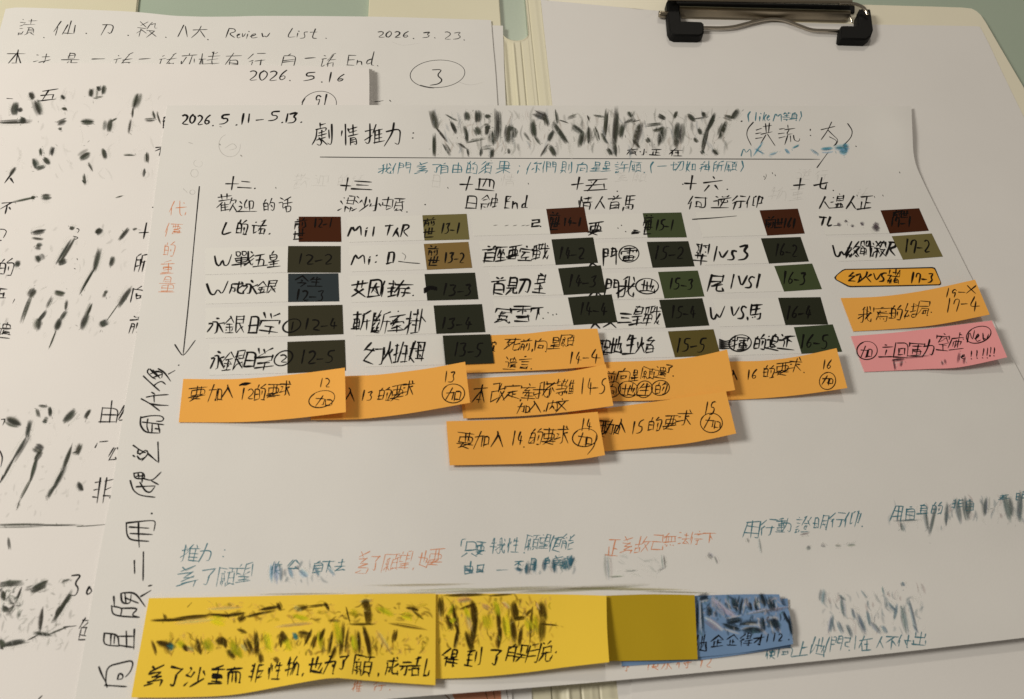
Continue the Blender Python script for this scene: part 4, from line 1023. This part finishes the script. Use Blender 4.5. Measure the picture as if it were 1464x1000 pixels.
# flag 13-5 lies on the note marked 14.-4
make_flag(('13-5', 'forest', ((633, 480), (701, 478), (706.5, 519.5), (637, 522)), 114, '幻 519 491 546 521 火 547 490 564 518 斑 564 491 585 518 姆 585 489 606 516', '13-5 646 491 690 510', None), tipz=1.55)
note('sticky_note', 'orange sticky note marked 13, between the notes marked 12 and 14-5', M_orange, [(446, 543), (494, 538), (540, 536), (606, 528), (665, 517.5)], [(665, 517.5), (672, 576)],
     [(444, 600.5), (494, 600), (530, 598), (590, 590.5), (672, 576)], [(446, 543), (444, 600.5)], 1.9, 6.0,
     '入 493 555 511 574 13 514 559 534 573 的 539 554 559 573 要 559 549 578 573 求 575 545 592 565 13 633 531 652 546 加 638 555 658 573', draw=circ((648, 563, 15, 14, -.3)))
note('sticky_note', 'orange sticky note marked 12, leftmost, at the foot of the first flag column', M_orange, [(262, 542), (340, 542), (415, 536), (493, 526)], [(493, 526), (494.5, 589.5)],
     [(255.5, 604), (330, 604), (377.5, 602), (430, 597.5), (494.5, 589.5)], [(262, 542), (255.5, 604)], .45, 7.5,
     '要 271 551 296 572 加 299 549 318 574 入 318 550 335 569 12 341 556 364 571 的 363 551 382 572 要 382 548 402 569 求 401 545 416 565 12 455 541 473 553 加 452 566 473 581', draw=lambda s: (s.ellipse(460, 571, 17.5, 12, 1.9, tilt=-.3), [s.line([(343+k, 551-k*.5), (350, 548+k), (358-k, 548+k*.4)], 3.6) for k in range(4)]))
note('sticky_note', 'orange sticky note marked 17-4, long, at the right edge above the pink note', M_orange, [(1202, 426.5), (1261, 424), (1322.5, 415.5), (1394, 400)], [(1394, 400), (1415, 450)],
     [(1220, 474), (1278, 470.5), (1340, 464.5), (1415, 450)], [(1202, 426.5), (1220, 474)], .35, 6.0,
     '我 1227 440 1248 461 寫 1249 439 1271 460 的 1271 437 1291 457 結 1293 435 1312 454 局 1312 431 1331 451 . 1329 440 1334 447 19 1350 413 1368 425 - 1369 414 1381 420 X 1381 409 1396 420 17 1351 428 1372 446 - 1373 430 1384 437 4 1384 425 1400 446')
note('sticky_note', 'pink sticky note marked New, at the right edge of the large sheet', M_pink, [(1216.5, 481), (1288, 475), (1360, 466), (1418, 458.5)], [(1418, 458.5), (1440, 511)],
     [(1236, 532), (1322, 528), (1374, 525), (1440, 511)], [(1216.5, 481), (1236, 532)], .35, 6.5,
     '加 1231 495 1248 512 立 1259 492 1278 513 回 1278 491 1299 511 軍 1299 488 1321 511 力 1320 486 1338 509 空 1339 478 1358 501 虛 1357 476 1380 500 New 1383 472 1414 489 e 1374 504 1382 514 ! 1386 502 1391 514 ! 1394 501 1399 513 !! 1402 499 1414 513 !! 1413 497 1424 510',
     draw=lambda s: (s.ellipse(1239.5, 501.5, 13.5, 13.5, 1.9), s.ellipse(1399, 479, 19, 10.5, 2.0, tilt=-.25), s.smear('1276 516 1292 514 4 1278 515 1280 528 3 1290 516 1288 524 3 1350 514 1352 520 3 1372 504 1370 518 3 1346 516 1348 522 2 1380 510 1378 520 3 1295 512 1330 508 2', col=(.12, .06, .08), a=.5), s.line([(1276, 515), (1284, 513), (1292, 513)], 1.6), s.line([(1277, 516), (1279, 529)], 1.2, a=.7)))

# lower row: yellow, shade-darkened yellow and blue notes
GY = 'row of notes at the bottom of the large sheet'
note('sticky_note', 'lower blue sticky note, only its bottom edge showing under the shade-darkened yellow and blue notes', M_blue, [(884, 862), (1000, 858), (1126, 856)], [(1126, 856), (1131, 925)],
     [(889, 953), (1000, 944), (1131, 925)], [(884, 862), (889, 953)], .25, .8, group=GY)
BL_ = note('sticky_note', 'blue sticky note with smudged black writing, right end of the lower row', M_blue, [(993, 852), (1060, 850), (1114, 850)], [(1114, 850), (1119, 866), (1128, 873), (1134, 921)],
     [(996, 940), (1040, 936), (1090, 929), (1134, 921)], [(993, 852), (996, 940)], .7, 2.4, '他 994 908 1012 932 企 1016 909 1034 924 企 1039 908 1056 923 得 1057 906 1076 924 才 1077 908 1092 922 1 1095 907 1099 918 12 1103 906 1120 917 . 1126 908 1130 915', wid=2.0, group=GY,
     draw=lambda s: (s.haze((1003, 854, 1118, 906), 150, [(.02,.03,.05),(.05,.09,.14),(.60,.62,.70),(.62,.60,.66),(.12,.25,.32)], a=.55, wd=(2,7)), s.smear('1000 855 1012 852 7 998 858 997 900 4 1003 862 1006 905 3 1015 868 1013 880 6 1048 856 1052 872 8 1060 855 1056 876 7 1072 862 1074 872 6 1080 856 1082 874 5 1088 850 1094 866 9 1098 856 1104 872 8 1104 862 1106 872 6 1040 890 1060 886 6 1035 893 1058 900 7 1060 892 1082 890 8 1064 900 1088 902 8 1090 884 1092 900 6 1098 890 1112 893 8 1108 885 1112 904 7 1120 876 1128 892 6 1128 884 1132 908 5', col=(.025, .04, .055), a=.66),
                     s.smear('1020 860 1040 880 9 1035 872 1050 882 7 1010 885 1030 900 8 1070 878 1100 872 4 1090 874 1125 868 4 1064 858 1072 868 5 1102 868 1110 872 5', col=(.45, .45, .60), a=.60, halo=False)))
note('sticky_note', 'shade-darkened yellow sticky note with no writing, between the bright yellow and the blue note', M_yellow_shade, [(864, 852), (930, 850), (993, 851)], [(993, 851), (997.5, 943)],
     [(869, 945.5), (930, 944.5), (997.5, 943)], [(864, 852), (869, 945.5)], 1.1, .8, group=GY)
YS = lambda u, v: 3.8*u**1.6*(.35+.75*v)
note('sticky_note', 'yellow sticky note right of the creased yellow one, smudged above its last line', M_yellow, [(600, 850), (700, 849), (800, 850), (867, 852)], [(867, 852), (868, 900), (871, 947)],
     [(596, 974), (622, 971), (680, 968.5), (750, 962), (810, 954), (871, 947)], [(600, 850), (596, 974)], 1.3, 0, '得 633 929 656 953 到 666 928 689 952 了 700 928 717 951 解 723 923 751 946 脫 754 920 788 946 . 792 926 798 934', wid=3.0, group=GY, shape=YS,
     draw=lambda s: (s.haze((628, 855, 790, 925), 190, [(.10,.055,.006),(.10,.055,.006),(.86,.66,.16),(.82,.62,.14),(.56,.50,.03),(.35,.20,.02)], a=.46, wd=(2,7), ang=1.55, spread=.5, L=(5,18)), s.smear('630 855 632 880 6 640 880 646 900 6 648 870 655 905 5 655 900 650 925 6 678 862 680 890 9 681 885 675 920 8 660 872 678 866 4 668 905 676 930 6 712 870 714 905 6 716 900 712 925 6 734 862 738 885 9 732 885 736 915 6 736 886 750 884 7 745 900 742 922 6 752 880 760 872 4 762 868 758 915 4 774 862 776 885 9 776 885 775 915 7 775 892 797 894 3 640 852 690 850 4 700 852 730 850 3', col=(.07, .042, .004), a=.72, halo=False),
                     s.smear('644 885 650 890 10 695 880 700 900 12 706 860 712 880 10 664 870 670 885 8 722 880 726 910 8 752 885 758 900 8 765 880 768 905 8 648 865 640 880 8', col=(.60, .56, .02), a=.55, halo=False),
                     s.smear('655 860 672 858 8 690 866 700 870 7 720 862 728 870 6 668 880 672 900 6 766 862 770 872 5', col=(.80, .52, .20), a=.5, halo=False)))
YS1 = lambda u, v: (4.6*np.exp(-((u-.66)/.20)**2)+1.4*smooth((u-.8)/.2))*(.20+.85*v)
note('sticky_note', 'yellow sticky note with a crease, smudged above one clear line, leftmost of the lower row', M_yellow, [(213, 855.5), (330, 853.5), (480, 850), (623, 849)], [(623, 849), (622.5, 980)],
     [(187.5, 997.5), (250, 997.5), (330, 994), (405, 981), (455, 972), (481, 969.5), (510, 972), (560, 976), (622.5, 980)], [(213, 855.5), (187.5, 997.5)], 1.7, 0,
     '為 209 953 234 981 了 239 953 262 982 沙 265 955 292 982 重 301 952 320 978 而 324 954 346 977 非 355 949 376 974 性 383 948 404 970 命 409 941 428 966 , 430 955 437 967 也 442 940 461 962 为 465 938 483 962 了 483 936 497 958 願 504 937 532 965 , 537 953 545 968 成 549 941 571 966 示 571 943 590 965 乱 590 941 614 966', wid=3.0, group=GY, shape=YS1,
     draw=lambda s: (s.haze((300, 862, 612, 890), 130, [(.10,.055,.006),(.10,.055,.006),(.86,.66,.16),(.82,.62,.14),(.56,.50,.03),(.35,.20,.02)], a=.46, wd=(2,7), ang=.1, spread=.5, L=(5,18)),s.haze((235, 908, 612, 935), 230, [(.10,.055,.006),(.10,.055,.006),(.86,.66,.16),(.82,.62,.14),(.56,.50,.03),(.35,.20,.02)], a=.46, wd=(2,7), ang=1.6, spread=.5, L=(5,18)), s.smear('''222 887 260 886 5 234 878 238 886 3 255 884 300 880 5 300 878 330 880 5 322 882 348 878 5 340 886 350 880 6 352 882 372 876 4 372 872 398 868 5 360 880 390 874 3 398 862 402 872 5 425 872 440 868 7 440 868 466 865 4 464 862 470 872 5 495 870 500 890 3
518 864 528 862 10 524 866 526 890 10 500 894 535 893 3 520 900 528 935 10 512 904 514 930 5 560 892 605 900 3.5 565 902 562 918 5 582 868 598 872 5 590 872 604 884 3
218 918 224 936 3 226 918 245 924 8 262 922 268 930 6 282 916 286 934 6 310 914 322 920 9 318 912 324 926 6 352 915 360 932 6 366 905 368 935 6 372 935 374 948 5 400 905 408 918 8 404 912 402 925 6 428 905 444 908 6 445 902 436 922 6 452 908 446 926 5 463 900 458 916 7 475 905 470 935 5 490 895 486 935 5 498 900 494 930 4 340 900 352 905 4 325 930 335 942 5 480 925 474 940 5 392 940 398 946 5 ''', col=(.07, .042, .004), a=.66, halo=False),
                     s.smear('255 918 262 926 10 295 915 302 930 10 330 918 340 935 10 380 905 385 930 9 410 915 416 930 9 455 905 460 930 8 302 885 320 890 9 500 875 512 880 9 540 870 560 880 9 575 880 590 885 9 480 890 484 920 9 505 908 508 930 8 338 925 345 940 9 420 880 440 885 6', col=(.62, .58, .02), a=.5, halo=False),
                     s.smear('240 920 248 928 8 420 905 425 915 5', col=(.02, .20, .20), a=.6, halo=False),
                     s.smear('255 892 300 888 6 300 870 340 868 5 420 868 430 874 6 268 925 276 932 6 345 922 352 930 6 515 860 532 858 5 400 896 440 892 6 540 905 556 930 8', col=(.84, .60, .18), a=.5, halo=False),
                     s.line([(268, 868), (274, 862)], 1.6, a=.6)))
